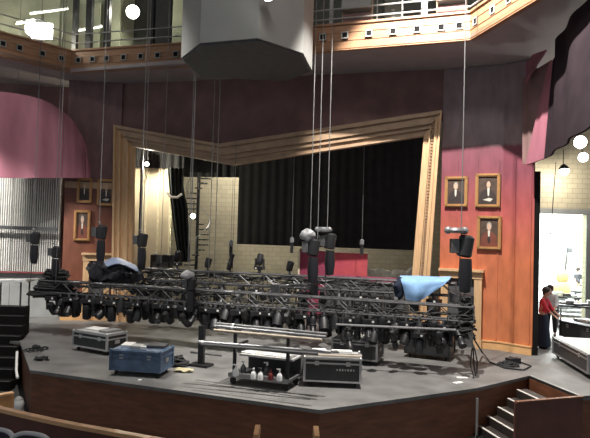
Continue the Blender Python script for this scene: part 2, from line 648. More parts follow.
gallery('gallery_balcony', 'oak-fronted high gallery on the left with square vents, turning at a corner', [(gm1, g1), (g1, g2), (g2, g2 + (g3 - g2) * .35)],
        [(g0, g1, ts(g0, g1, (2, 19, 42, 61), 58)), (g1, g2, ts(g1, g2, (79, 93, 107, 124, 141, 158, 176), 55))])
gallery('gallery_balcony', 'brightly lit oak-fronted high gallery on the right of the grey ceiling box', [(g3 + (g2 - g3) * .1, g4), (g4, g6)],
        [(g3, g4, ts(g3, g4, (323, 345, 369, 393, 417, 441, 459), 35)), (g4, g5, ts(g4, g5, (476, 493, 509), 18))])

# soffits and gallery floors
n_f = V(((g4 - g1).normalized().y, -(g4 - g1).normalized().x, 0))
sof = MB()
sof.poly([XY(g1), XY(g4), XY(tr + V((2.6, .6, 0))), XY(tl + V((-3.2, .7, 0))), XY(g1 + V((-1.5, 0, 0)))], ZB + .01, ZB + .12)
sof.poly([XY(gm1), XY(g1), XY(tl + V((-3.2, .7, 0))), (-13, 21), (-13, 14)], ZB + .012, ZB + .13)
sof.poly([XY(g4), XY(g6), (8.0, 9.2), (8.2, 15.5), XY(tr + V((2.6, .6, 0)))], ZB + .014, ZB + .14)
struct(sof.build('ceiling_gallery_soffit', 'soffit'))
struct(MB().poly([XY(tl + V((-3, .7, 0))), XY(tl + V((.0, .1, 0))), XY(tl + V((.3, .5, 0))), XY(tl + V((-3, .9, 0)))], 8.45, 13).build('wall_gallery_left', 'galwall'))
# far back wall of the gallery, above the proscenium wall
a = tl - pn * .6 + V((-4, 1.1, 0))
b = tr - pn * .6 + V((4, -1.1, 0))
struct(MB().prism([V((a.x, a.y, ZB)), V((b.x, b.y, ZB)), V((b.x, b.y, 12.5)), V((a.x, a.y, 12.5))], -pn * .2).build('wall_gallery', 'galdark'))

# gallery interior, left: pale lit panels, posts, rails, tubes
gl = (g2 - g1).normalized()
gn = V((gl.y, -gl.x, 0))
for i, (x0, x1, dd, label) in enumerate(((52, 62, 1.4, 'narrow lit pale panel in the left gallery corner beside the dark posts'),
                                   (108, 120, 1.4, 'narrow pale panel beside the right-hand lamp in the left gallery'),
                                   (84, 100, 1.5, 'pale green panel between the dark posts of the left gallery'),
                                   (172, 184, 1.3, 'small pale green panel in the left gallery beside the grey box'))):
    p0 = onv(x0, 40, g1 - gn * dd, g2 - gn * dd)
    p1 = onv(x1, 40, g1 - gn * dd, g2 - gn * dd)
    p0.z = p1.z = ZB + .13
    o = MB().prism([p0, p1, p1 + Z * 2.8, p0 + Z * 2.8], gn * .04).build('wall_panel', 'galwall')
    tag(o, label, 'panel', 'panels in the left gallery')
for x, w, dd, lab in ((75, 5, .35, 'dark upright post at the corner of the left gallery'), (89, 7, .3, 'thick dark post just right of the left gallery corner'),
                 (107, 6, .3, 'dark post midway between the two left gallery lamps'), (163, 18, .6, 'broad charcoal upright panel at the right end of the left gallery'),
                 (152, 4, .3, 'slim dark post right of the bright gallery lamp')):
    p = onv(x, 40, g1 - gn * dd, g2 - gn * dd)
    p.z = 0
    o = MB().box(p + Z * (ZB + .13 + 1.5), (w * 19 / 590, .14, 3.0), math.atan2(gl.y, gl.x)).build('gallery_post', 'black' if w < 10 else 'greyd')
    tag(o, lab, 'post', 'posts in the left gallery')
for zz, lab in ((ZT + .32, 'lower grey handrail along the left gallery'), (ZT + .62, 'upper grey handrail along the left gallery')):
    mb = MB()
    mb.path([gm1 + Z * zz + V((0, .2, 0)), g1 + Z * zz - gn * .12, g2 + Z * zz - gn * .12], .022, 6)
    tag(mb.build('handrail', 'steel'), lab, 'rail', 'handrails of the left gallery')
# left-wing gallery back
p0, p1 = g0 + V((-3.5, 1.2, 0)), g1 + V((-1.0, 1.4, 0))
struct(MB().prism([p0 + Z * (ZB + .14), p1 + Z * (ZB + .14), p1 + Z * 12.5, p0 + Z * 12.5], V((-.1, .1, 0))).build('wall_gallery_side', 'galwall'))
for (xa, ya, xb, yb, lab) in ((30, 14, 68, 9, 'upper long tube light glowing in the left gallery'),
                              (16, 24, 40, 20, 'short tube light left of the left gallery lamp'),
                              (78, 31, 102, 27, 'tube light glowing behind the posts near the gallery corner')):
    a, b = at(xa, ya, 19.2 if xa < 70 else 20.6), at(xb, yb, 19.8 if xa < 70 else 20.4)
    r = thing('tube_light', lab, 'light', (a + b) / 2, 'tube lights in the left gallery')
    MB().beam(a + Z * .05, b + Z * .05, .1, .04).build('housing', 'white', r)
    MB().tube(a, b, .022).build('tube', 'lampf', r)


def work_light(px, py, d, rad, label, e, col, mt_, group, aim=V((0, -1, -.2)), real=True):
    p = at(px, py, d)
    r = thing('work_light', label, 'lamp', p, group)
    q = aim.normalized().to_track_quat('Z', 'Y').to_matrix().to_4x4()
    q.translation = p
    MB().lathe([(rad * .35, -rad * 1.1), (rad * .6, -rad * .9), (rad * 1.05, -.02), (rad * 1.1, .0), (rad * 1.02, .02), (rad * .98, 0)], 18, q).build('reflector_housing', 'blackm', r, smooth=True)
    if rad > .33:
        MB().box(p + aim.normalized() * .02 + V((.15, 0, -.03)), (rad * 1.9, .12, rad * 1.5), .1).build('glowing_lens', mt_, r, bevel=.05)
        MB().ball(p + V((-.2, -.03, .02)), rad * .62, seg=14).build('lamp_bulb', mt_, r, smooth=True)
    else:
        MB().ball(p + aim.normalized() * .02, rad * .95, seg=16).build('glowing_lens', mt_, r, smooth=True)
    MB().tube(p - aim.normalized() * rad, p - aim.normalized() * rad + Z * .6, .015).build('hanging_bracket', 'black', r)
    if real:
        light('work_light_source', 'POINT', p + aim.normalized() * (rad + .08), e, col, rad * .5)
    return r


work_light(38, 30, 19.7, .36, 'large glaring work lamp at the left end of the left gallery', 120, (1, .98, .8), M['lampw'], 'gallery work lamps')
work_light(133, 12, 20.2, .24, 'glaring work lamp under the roof midway along the left gallery', 120, (1, .98, .8), M['lampw'], 'gallery work lamps')

# gallery interior, right: hung boxes, rails, posts
gr = (g4 - g3).normalized()
grn = V((gr.y, -gr.x, 0))
for i, (x0, x1, lab) in enumerate(((343, 372, 'grey hooded seat box behind the right gallery rail, the left one'), (437, 466, 'grey hooded seat box near the corner of the right gallery'))):
    a = onv(x0, 20, g3 - grn * .5, g4 - grn * .5)
    b = onv(x1, 20, g3 - grn * .5, g4 - grn * .5)
    a.z = b.z = ZB + .13
    r = thing('seat_box', lab, 'seat', (a + b) / 2, 'grey seat boxes in the right gallery')
    for q in (a, b):
        MB().beam(q, q + Z * 1.5, .05, .05).build('upright', 'gold2', r)
    MB().beam((a + Z * .6), (b + Z * .6), .05, .9).build('back_panel', 'maroon_dark', r)
    hp = [(0, 0), (.22, .0), (.2, .25), (.05, .42), (-.12, .42), (-.12, .0)]
    MB().prism([a + Z * (1.12 + y) + grn * x for x, y in hp], b - a).build('hood', 'grey', r)
for x, lab in ((331, 'pale upright pole left of the first grey seat box'), (424, 'white post in the middle of the right gallery'), (402, 'thin pole in the right gallery, left of the white post'), (377, 'thin pole beside the first grey seat box')):
    p = onv(x, 20, g3 - grn * .35, g4 - grn * .35)
    p.z = 0
    wd = .16 if x == 424 else (.1 if x == 331 else .03)
    tag(MB().box(p + Z * (ZB + .13 + 1.5), (wd, .05, 3), 0).build('gallery_pole', 'white' if x == 424 else 'grey'), lab, 'post', 'poles in the right gallery')
for zz, lab in ((ZT + .5, 'upper pale handrail along the right gallery'), (ZT + .22, 'lower grey handrail along the right gallery')):
    tag(MB().path([g3 + Z * zz - grn * .1, g4 + Z * zz - grn * .1, g6 + Z * zz], .025, 6).build('handrail', 'grey'), lab, 'rail', 'handrails of the right gallery')
# grey lectern-like cabinets further back
for x, lab in ((392, 'small dark equipment rack behind the right gallery rail'),):
    p = onv(x, 20, g3 - grn * 1.0, g4 - grn * 1.0)
    r = thing('equipment_rack', lab, 'rack', V((p.x, p.y, ZB + .13)))
    MB().box((p.x, p.y, ZB + .13 + .9), (.5, .4, 1.8)).build('cabinet', 'galdark', r)
    for j in range(3):
        MB().box((p.x, p.y - .21, ZB + 1.1 + j * .2), (.1, .02, .06)).build('indicator_panel', 'grey', r)

# ------------------------------------------------------------------ grey ceiling box
bz = 7.5
dpx = [(200, 43), (258, 38), (303, 53), (312, 70), (288, 80), (200, 76), (181, 58)]
dp = [onz(x, y, bz) for x, y in dpx]
r = thing('ceiling_box', 'big grey many-sided box hanging over the stage front between the galleries', 'ceiling box', V((dp[1].x, dp[1].y, bz)))
MB().poly([XY(p) for p in dp], bz, 13).build('panels', 'boxgrey', r)
c = sum(dp, V()) / len(dp)
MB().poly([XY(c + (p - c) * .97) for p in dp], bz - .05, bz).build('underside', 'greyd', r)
work_light(268, -6, 12.6, .16, 'small lamp on the front of the grey ceiling box', 3, (1, 1, .85), M['lampw'], None, real=True)
struct(MB().box((0, 13, 13.6), (32, 34, .2)).build('ceiling', 'soffit'))

# ------------------------------------------------------------------ maroon panels
# left: curved maroon panel with rounded end
pa, pb = at(-60, 178, 19.3), at(89, 178, 19.9)
prof = [(-60, 90), (0, 92), (30, 96), (50, 103), (66, 114), (78, 128), (85, 145), (88, 162), (89, 178), (50, 178), (0, 178), (-60, 178)]


def lp(px, py):
    d = 19.9 - ((89 - px) / 149.0) * .6 - 1.1 * (max(0, 89 - px) / 149.0) ** 2
    return at(px, py, d)


mb = MB()
top = [(-60, 90), (-30, 91), (0, 92), (16, 93.5), (30, 96), (41, 99.5), (50, 103), (58, 108), (66, 114), (73, 121), (78, 128), (82, 136), (85, 145), (87, 153), (88, 162), (88.7, 172)]


def fn(u, v):
    t = u * (len(top) - 1)
    i = min(int(t), len(top) - 2)
    p = lerp2(top[i], top[i + 1], t - i)
    y = p[1] + (178 - p[1]) * v
    return lp(p[0] + .6 * v, y) + V((0, .10 * math.sin(u * 34) * 0.5, 0))


mb.sheet(fn, 45, 6, .06)
tag(mb.build('curved_panel', 'maroon', smooth=True), 'maroon curved overhanging panel with a rounded end above the slatted screen', 'panel')

# right: maroon valance, shade on its return put into the colour, under the right gallery
q = lambda x, y, d: at(x, y, d)
r = thing('draped_valance', 'tall maroon drape with a shade-coloured return hanging at right above the workshop opening', 'drape', q(530, 164, 15.5))


def strip(B_, T_, amp, fr, n_):
    def f(u, v):
        t = u * (len(B_) - 1)
        i = min(int(t), len(B_) - 2)
        w = t - i
        return B_[i].lerp(B_[i + 1], w).lerp(T_[i].lerp(T_[i + 1], w), v) + V((amp * math.sin(u * fr), 0, 0))
    return MB().sheet(f, n_, 8, .05)


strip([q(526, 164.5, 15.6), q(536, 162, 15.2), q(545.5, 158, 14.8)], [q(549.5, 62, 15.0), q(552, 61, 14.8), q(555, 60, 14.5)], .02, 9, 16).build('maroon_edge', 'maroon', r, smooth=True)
strip([q(545, 158, 14.8), q(556, 151, 13.8), q(566, 143, 12.6), q(578, 134, 11.6), q(602, 117, 10.2)], [q(553.5, 60, 14.5), q(558, 40, 14.2), q(566, 26, 13.6), q(582, 6, 12.5), q(615, -34, 11.0)], .05, 17, 40).build('shaded_return', 'valshade', r, smooth=True)
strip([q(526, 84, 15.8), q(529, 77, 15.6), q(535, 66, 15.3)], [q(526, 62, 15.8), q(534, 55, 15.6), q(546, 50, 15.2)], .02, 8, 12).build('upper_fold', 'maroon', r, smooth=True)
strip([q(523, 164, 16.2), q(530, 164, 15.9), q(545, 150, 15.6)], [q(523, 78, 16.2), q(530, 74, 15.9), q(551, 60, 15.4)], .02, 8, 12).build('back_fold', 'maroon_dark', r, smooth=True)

# ------------------------------------------------------------------ upstage: border, drape, leg, flats
mb = MB()
yb = 24.0


def drape(px0, px1, pyt0, pyb0, pyb1, d0, d1, fold=.07, waves=20):
    a, b = at(px0, pyb0, d0), at(px1, pyb1, d1)
    ta = at(px0, pyt0, d0).z
    dr = b - a
    dr.z = 0
    nn = V((dr.y, -dr.x, 0)).normalized()

    def f(u, v):
        base = a.lerp(b, u)
        z = base.z + (ta - base.z) * v
        return V((base.x, base.y, z)) + nn * fold * math.sin(u * waves * 2 * PI) * (1 - .5 * v)
    return MB().sheet(f, waves * 8, 4, .02)


tag(drape(237, 432, 95, 244, 251, 24.6, 23.4, .022, 22).build('stage_drape', 'velour', smooth=True), 'huge black drape across the stage opening, flown above the floor', 'curtain')
tag(drape(120, 184, 95, 167, 169, 24.2, 24.0, .05, 8).build('border_curtain', 'velour', smooth=True), 'narrow black border hanging over the pale flat at left', 'curtain', 'black borders over the opening')
tag(drape(183, 240, 95, 177, 177.5, 24.8, 24.7, .05, 7).build('border_curtain', 'velour', smooth=True), 'black border hanging above the block wall and spiral stair', 'curtain', 'black borders over the opening')


# tied black leg curtain, narrowing to its foot
def legf(u, v):
    yy = 168 + (262 - 168) * v
    l = 168 + 7 * v ** 1.6 + 4 * v
    w = 17 - 5 * math.sin(min(1, v * 2.4) * PI) * .6 - 8 * max(0, v - .3)
    p = at(l + w * u, yy, 23.2)
    return p + V((0, .09 * math.sin(u * 4 * 2 * PI), 0))


r = thing('leg_curtain', 'narrow black leg curtain gathered with a pale tie, left of the spiral stair', 'curtain', at(176, 262, 23.2))
MB().sheet(legf, 32, 16, .03).build('cloth', 'legcloth', r, smooth=True)
mb = MB()
mb.path([at(167, 193, 23.0), at(171, 197, 22.95), at(177, 197.5, 22.95), at(182, 194, 23.0)], .05, 8)
mb.build('tie', 'paper', r, smooth=True)

# muslin flat in the left wing, pipe post, bright bulb
r = thing('scenery_flat', 'pale muslin scenery flat standing in the left wing behind the proscenium', 'scenery', V((at(150, 260, 24.5).x, 24.5, 0)))
a, b = at(131, 260, 24.6), at(169, 260, 24.2)
a.z = b.z = 0
ht = at(150, 166, 24.4).z
MB().prism([a, b, b + Z * ht, a + Z * ht], V((.02, .08, 0))).build('cloth_face', 'muslin', r)
for t in (0.02, .35, .68, .98):
    p = a.lerp(b, t)
    MB().box(p + V((0, -.03, ht / 2)), (.07, .05, ht)).build('stile', 'cream', r)
o = MB()
p = at(141, 200, 23.2)
o.tube((p.x, p.y, 0), (p.x, p.y, 7), .06, 8)
tag(o.build('steel_post', 'greyd'), 'dark steel post just inside the left proscenium column', 'post')
work_light(147, 164, 23.4, .09, 'bare bright bulb at the top of the left wing', 380, (1, .92, .72), M['lampw'], 'backstage lamps')
work_light(193, 216, 23.9, .12, 'greenish bright lamp hanging beside the spiral stair', 60, (.95, 1, .72), M['lampg'], 'backstage lamps')
# unseen lamps added behind the header to light the block wall
light('unseen_backstage_lamp', 'AREA', (-2.2, 24.9, 7.2), 240, (1, .93, .76), .8, (-2.6, 27.2, 3))
light('unseen_backstage_lamp', 'AREA', (2.0, 25.2, 7.4), 170, (1, .93, .8), .8, (1.5, 27.2, 1))

# spiral staircase
c = at(196, 270, 25.6)
c = V((c.x, c.y, 0))
r = thing('spiral_staircase', 'steel spiral staircase against the block wall at the left of the stage', 'staircase', c)
MB().tube(c, c + Z * 6.2, .07, 10).build('centre_pole', 'black', r)
for i in range(26):
    a_ = i * math.radians(28) + .4
    zz = .22 * (i + 1)
    e = V((math.cos(a_), math.sin(a_), 0))
    s_ = V((-e.y, e.x, 0))
    MB().prism([c + Z * zz + e * .06 - s_ * .03, c + Z * zz + e * .06 + s_ * .03, c + Z * zz + e * .5 + s_ * .16, c + Z * zz + e * .5 - s_ * .16], (0, 0, .05)).build('tread', 'black', r)
mb = MB()
mb.path([c + V((math.cos(i * math.radians(14) + .4) * .52, math.sin(i * math.radians(14) + .4) * .52, .11 * i + 1.0)) for i in range(53)], .018, 6)
for i in range(0, 26, 1):
    a_ = i * math.radians(28) + .4
    e = V((math.cos(a_) * .51, math.sin(a_) * .51, 0))
    mb.tube(c + e + Z * .22 * (i + 1), c + e + Z * (.22 * (i + 1) + .85), .01, 5)
mb.build('handrail', 'steel', r)

# red scenery upstage
a, b, c2 = at(299, 262, 23.2), at(330, 262, 22.6), at(367.5, 262, 22.3)
for p in (a, b, c2):
    p.z = 0
hh = at(330, 252.5, 22.6).z
r = thing('red_scenery_wall', 'crimson scenery wall with a cream edge standing upstage under the black drape', 'scenery', b)
MB().prism([a, b, b + Z * (hh + .02), a + Z * (hh + .1)], (0, .1, 0)).build('side_panel', 'redfloor', r)
MB().prism([b, c2, c2 + Z * hh, b + Z * hh], (0, .1, 0)).build('front_panel', 'red', r)
mb = MB()
mb.beam(a + V((0, -.02, 0)), a + V((0, -.02, hh + .1)), .07, .12)
mb.beam(b + V((0, 0, hh + .02)), c2 + V((0, 0, hh + .02)), .12, .04)
mb.build('edge_trim', 'cream', r)
a, b = at(326, 279, 20.6), at(404, 279, 19.4)
r = thing('red_platform', 'low scenic platform with a magenta carpet behind the middle truss', 'platform', V(((a.x + b.x) / 2, (a.y + b.y) / 2, 0)))
zt = (a.z + b.z) / 2
MB().prism([V((a.x, a.y, zt - .08)), V((b.x, b.y, zt - .08)), V((b.x + .3, b.y + 1.4, zt - .08)), V((a.x + .3, a.y + 1.4, zt - .08))], (0, 0, .08)).build('deck', 'redfloor', r)
MB().prism([V((a.x, a.y, 0)), V((b.x, b.y, 0)), V((b.x + .3, b.y + 1.4, 0)), V((a.x + .3, a.y + 1.4, 0))], (0, 0, zt - .08)).build('base', 'greyd', r)
# pale crumpled covers along the wall foot, right
mb = MB()
for i in range(12):
    p = at(362 + i * 4.8, 262, 24.6)
    mb.ball((p.x, p.y, .95), .55, .9, .5, 1.75 + .12 * math.sin(i * 1.9), 20)
mb.lumpy(.16, 1.7)
tag(mb.build('dust_sheet', 'brickgrey', smooth=True), 'rumpled grey dust sheet heaped along the foot of the block wall', 'dust sheet')
# low block of clutter upstage left: a dark table with gear
p = at(162, 262, 22.6)
r = thing('equipment_rack', 'dark equipment rack standing in the left wing below the leg curtain', 'rack', V((p.x, p.y, 0)))
MB().box((p.x, p.y, 1.15), (.75, .6, 2.3)).build('cabinet', 'blackm', r)
for j in range(4):
    MB().box((p.x, p.y - .31, .7 + j * .4), (.6, .02, .28)).build('rack_unit', 'greyd', r)
for j in range(2):
    MB().ball((p.x - .2 + j * .4, p.y - .3, 2.36), .05).build('pilot_lamp', 'white', r)

# ------------------------------------------------------------------ slatted screen at left
sa, sb = at(-40, 273, 21.0), at(58.5, 273, 21.3)
sa.z = sb.z = (sa.z + sb.z) / 2
zs = sa.z
sd = (sb - sa).normalized()
sn = V((sd.y, -sd.x, 0))
r = thing('slatted_screen', 'tall screen of pale grey upright battens at the far left wall', 'screen', (sa + sb) / 2)
L = (sb - sa).length
MB().prism([sa, sb, sb + Z * 3.9, sa + Z * 3.9], -sn * .05).build('backing', 'slatgap', r)
ns = 44
for i in range(ns):
    p = sa + sd * (L * (i + .5) / ns) + sn * .03
    MB().box(p + Z * 1.95, (L / ns * .45, .06, 3.9), math.atan2(sd.y, sd.x)).build('batten', 'slat', r)
MB().beam(sa + sn * .05 + Z * .04, sb + sn * .05 + Z * .04, .08, .06).build('red_base_rail', 'darkred', r)
zz = at(30, 228, 20.8)
mb = MB().beam(at(-40, 225.5, 20.6), at(57, 229.5, 20.9), .08, .12)
mb.build('cross_rail', 'greyd', r)
struct(MB().prism([V((sa.x, sa.y, 0)) - sn * .1, V((sb.x, sb.y, 0)) - sn * .1, sb - sn * .1, sa - sn * .1], -sn * .2).build('wall_low_left', 'grey'))
struct(MB().prism([V((sa.x - 3, sa.y + .7, 0)), V((sb.x, sb.y + .45, 0)), V((sb.x, sb.y + .45, 8.6)), V((sa.x - 3, sa.y + .7, 8.6))], V((0, .3, 0))).build('wall_far_left', 'maroon_dark'))
# white-edged table at far left
a, b = at(-20, 283, 18.2), at(26, 282, 18.4)
r = thing('trestle_table', 'white-topped trestle table at the far left edge beneath the slatted screen', 'table', V((a.x, a.y, 0)))
MB().prism([a, b, b + V((.1, .8, 0)), a + V((-.1, .8, 0))], (0, 0, .06)).build('tabletop', 'white', r)
for p in (a + V((.3, .1, 0)), b + V((-.2, .1, 0)), a + V((.3, .7, 0)), b + V((-.2, .7, 0))):
    MB().beam((p.x, p.y, 0), p, .04, .04).build('leg', 'greyd', r)

# ------------------------------------------------------------------ portraits
def portrait(px0, py0, px1, py1, a, b, nn, label, kind, tilt=0.0):
    c0, c1 = onv(px0, py0, a, b), onv(px1, py1, a, b)
    ctr = (c0 + c1) / 2 + nn * .05
    w = (V((c1.x, c1.y, 0)) - V((c0.x, c0.y, 0))).length
    h = c0.z - c1.z
    d = (V((b[0] - a[0], b[1] - a[1], 0))).normalized()
    zz = Z
    if tilt:
        ca, sa_ = math.cos(tilt), math.sin(tilt)
        d, zz = d * ca + Z * sa_, Z * ca - d * sa_
    P = lambda x, y, o=0: ctr + d * (x * w) + zz * (y * h) + nn * o
    r = thing('portrait_painting', label, 'painting', ctr - zz * h / 2, 'framed portraits')
    t = .085
    fr = MB()
    for (xa, ya, xb, yb2) in ((-.5, .5, .5, .5), (-.5, -.5, .5, -.5), (-.5, -.5, -.5, .5), (.5, -.5, .5, .5)):
        pa_ = P(xa * (1 - t / w), ya * (1 - t / h))
        pb_ = P(xb * (1 - t / w), yb2 * (1 - t / h))
        e = (pb_ - pa_).normalized()
        fr.beam(pa_ - e * .04, pb_ + e * .04, .09, .09, nn)
        fr.beam(pa_ + nn * .05 - e * .02, pb_ + nn * .05 + e * .02, .035, .03, nn)
    fr.build('frame', 'framegold', r)
    cv = MB().prism([P(-.47, -.47, -.02), P(.47, -.47, -.02), P(.47, .47, -.02), P(-.47, .47, -.02)], nn * .02).build('canvas', 'canvas', r)

    def blob(pts, o, m_, nm):
        MB().prism([P(x, y, o) for x, y in pts], nn * .002).build(nm, m_, cv)

    def ell(cx_, cy_, rx, ry, n=16):
        return [(cx_ + rx * math.cos(2 * PI * i / n), cy_ + ry * math.sin(2 * PI * i / n)) for i in range(n)]
    coat = {0: 'coat', 1: 'coat', 2: 'coatred'}[kind % 3]
    off = (-.02, .03, .0)[kind % 3]
    blob([(-.36, -.42), (.36, -.42), (.32, -.12), (.2, -.01), (.08, .05), (-.08, .05), (-.2, -.01), (-.32, -.12)], .003, coat, 'painted_coat')
    blob(ell(off, .2, .105, .125), .006, 'phair' if kind != 1 else 'hair', 'painted_hair')
    blob(ell(off, .175, .082, .10), .009, 'pskin', 'painted_face')
    blob([(off - .05, .07), (off + .05, .07), (off + .03, -.13), (off, -.18), (off - .03, -.13)], .009, 'pwhite', 'painted_collar')
    if kind == 1:
        blob([(-.2, -.28), (.1, -.33), (.22, -.25), (.05, -.22)], .009, 'pwhite', 'painted_paper')
    if kind == 2:
        blob(ell(.0, -.2, .06, .1), .011, 'coat', 'painted_waistcoat')
    return r


portrait(445.5, 177, 467.5, 207, wr0, wr1, rn1, 'framed portrait with a white-collared sitter, upper left on the right-hand wall', 0)
portrait(476, 174, 500, 207.5, wr0, wr1, rn1, 'framed portrait of a seated dark figure with a paper, upper right on the right-hand wall', 1)
portrait(477.5, 216, 501, 250, wr0, wr1, rn1, 'framed portrait of a pale-haired man in a russet coat, lowest on the right-hand wall', 2)
portrait(78, 178, 92, 203, wl0, wl1, ln, 'framed portrait at the upper left of the left-hand panelled wall', 0)
portrait(98, 179, 114, 206, wl0, wl1, ln, 'framed portrait on the left-hand wall nearest the proscenium column', 1)
portrait(75, 210, 90, 241, wl0, wl1, ln, 'framed portrait hung lowest on the left-hand panelled wall', 2)


# ------------------------------------------------------------------ fireplace mantels
def mantel(px0, px1, py, a, b, nn, label, pw):
    p0, p1 = onv(px0, py, a, b), onv(px1, py, a, b)
    d = (V((p1.x - p0.x, p1.y - p0.y, 0)))
    w = d.length
    d.normalize()
    zt_ = (p0.z + p1.z) / 2
    base = V((p0.x, p0.y, 0))
    rz = math.atan2(d.y, d.x)
    r = thing('fireplace_mantel', label, 'fireplace', base + d * w / 2)
    MB().box(base + d * w / 2 + nn * .14 + Z * (zt_ - .03), (w, .3, .07), rz).build('shelf', 'gold', r)
    MB().box(base + d * w / 2 + nn * .1 + Z * (zt_ - .17), (w * .94, .18, .2), rz).build('frieze', 'gold', r)
    for x in (pw / 2 + .05, w - pw / 2 - .05):
        q_ = MB().box(base + d * x + nn * .09 + Z * (zt_ - .27) / 2, (pw, .16, zt_ - .27), rz).build('pilaster', 'gold', r)
        MB().box(base + d * x + nn * .11 + Z * .12, (pw * 1.2, .2, .24), rz).build('plinth', 'gold', q_)
    MB().box(base + d * w / 2 + nn * .02 + Z * (zt_ - .3) / 2, (w - pw * 2, .03, zt_ - .3), rz).build('firebox', 'greyd', r)


mantel(440, 484.5, 269, wr0, wr1, rn1, 'pale gilded fireplace mantel on the right-hand wall behind the big hoist', .22)
mantel(83, 113, 253, wl0, wl1, ln, 'pale gilded fireplace mantel on the left-hand wall behind the covered gear', .2)

# ------------------------------------------------------------------ trusses
def truss(A, B, ztop, h, w, label, group='lighting trusses'):
    A, B = V((A.x, A.y, ztop)), V((B.x, B.y, ztop))
    d = (B - A).normalized()
    n_ = V((d.y, -d.x, 0))
    L = (B - A).length
    r = thing('lighting_truss', label, 'truss', (A + B) / 2 - Z * h, group)
    cs = {}
    for i, (sn_, sz) in enumerate(((0, 0), (1, 0), (0, 1), (1, 1))):
        off = n_ * (w / 2 if sn_ == 0 else -w / 2) - Z * (h if sz else 0)
        cs[(sn_, sz)] = off
        MB().tube(A + off, B + off, .026, 8).build('chord', 'trussm', r)
    n = max(2, int(L / .42))
    faces = (((0, 0), (0, 1)), ((1, 0), (1, 1)), ((0, 0), (1, 0)), ((0, 1), (1, 1)))
    for fa, fb in faces:
        mb = MB()
        for i in range(n):
            p0, p1 = A.lerp(B, i / n), A.lerp(B, (i + 1) / n)
            x, y = (fa, fb) if i % 2 == 0 else (fb, fa)
            mb.tube(p0 + cs[x], p1 + cs[y], .013, 5)
            if i % 6 == 0:
                mb.tube(p0 + cs[fa], p0 + cs[fb], .016, 5)
        mb.build('lacing', 'trussm', r)
    for p in (A, B):
        MB().box(p - Z * h / 2, (.03, w + .06, h + .06), math.atan2(d.y, d.x)).build('end_plate', 'trussm', r)
    return r, A, B, d, n_


ZT1 = 1.60
t1a, t1b = onz(43, 280, ZT1), onz(474, 307, ZT1)
tr1, A1, B1, D1, N1 = truss(t1a, t1b, ZT1, .34, .34, 'longest lighting truss, nearest the audience, crowded with black lamps')
t2a, t2b = at(118, 269, 19.2), at(456, 282, 16.2)
tr2, A2, B2, D2, N2 = truss(t2a, t2b, 2.0, .34, .34, 'middle lighting truss carrying the light blue cloth at its right end')
t3a, t3b = at(150, 276, 20.8), at(410, 279.5, 18.6)
tr3, A3, B3, D3, N3 = truss(t3a, t3b, 1.75, .3, .3, 'rearmost lighting truss, closest to the red scenery')
_ = truss(A1.lerp(B1, .985) + V((.1, .3, 0)), V((B2.x - .1, B2.y - .3, 0)), 1.8, .3, .3, 'short cross truss at the right end between front and middle trusses')
_ = truss(A1.lerp(B1, .16) + V((0, .35, 0)), V((A2.x + .2, A2.y - .3, 0)), 1.8, .3, .3, 'short cross truss at the left end between front and middle trusses')
_ = truss(A1.lerp(B1, .60) + V((0, .35, 0)), A2.lerp(B2, .62) + V((0, -.35, 0)), 1.8, .3, .3, 'short cross truss in the middle between front and middle trusses')


# ------------------------------------------------------------------ stage lamps
def make_moving():
    r = thing('moving_head_light', 'x', 'stage light')
    MB().box((0, 0, -.03), (.06, .1, .12)).build('clamp', 'trussm', r)
    b_ = MB().box((0, 0, -.15), (.36, .26, .13)).build('base', 'black', r, bevel=.015)
    MB().box((.09, -.133, -.14), (.06, .008, .05)).build('white_glint', 'white', b_)  # small white squares stand in for glints on the lamp base
    MB().box((-.08, .133, -.16), (.05, .008, .05)).build('white_glint', 'white', b_)
    for sx in (-1, 1):
        MB().prism([(sx * .15, -.06, -.2), (sx * .15, .06, -.2), (sx * .15, .045, -.5), (sx * .15, -.045, -.5)], (sx * .035, 0, 0)).build('yoke_arm', 'black', r)
    q = Matrix.Translation((0, 0, -.44))
    h = MB().lathe([(.07, .2), (.115, .15), (.12, .02), (.125, -.1), (.118, -.22), (.10, -.235), (.095, -.22)], 14, q).build('head', 'black', r, smooth=True, pivot=(0, 0, -.44))
    MB().lathe([(.09, -.225), (.07, -.24), (.0, -.247)], 14, q).build('lens', 'lens', h, smooth=True)
    return r


def make_spot():
    r = thing('profile_spotlight', 'x', 'stage light')
    MB().box((0, 0, -.02), (.05, .06, .13)).build('clamp', 'trussm', r)
    y = MB()
    y.beam((-.12, 0, -.09), (.12, 0, -.09), .04, .012)
    y.beam((-.12, 0, -.09), (-.12, 0, -.32), .04, .012, V((1, 0, 0)))
    y.beam((.12, 0, -.09), (.12, 0, -.32), .04, .012, V((1, 0, 0)))
    y.build('yoke', 'black', r)
    q = Matrix.Translation((0, 0, -.3))
    b = MB().lathe([(.06, .3), (.085, .27), (.1, .12), (.11, .05), (.085, .0), (.08, -.2), (.095, -.22), (.095, -.33), (.088, -.33)], 14, q).build('barrel', 'black', r, smooth=True, pivot=(0, 0, -.3))
    MB().lathe([(.085, -.3), (.06, -.315), (0, -.32)], 14, q).build('lens', 'lens', b, smooth=True)
    MB().box((0, .0, -.38), (.2, .2, .01)).build('gel_frame', 'blackm', b)
    return r


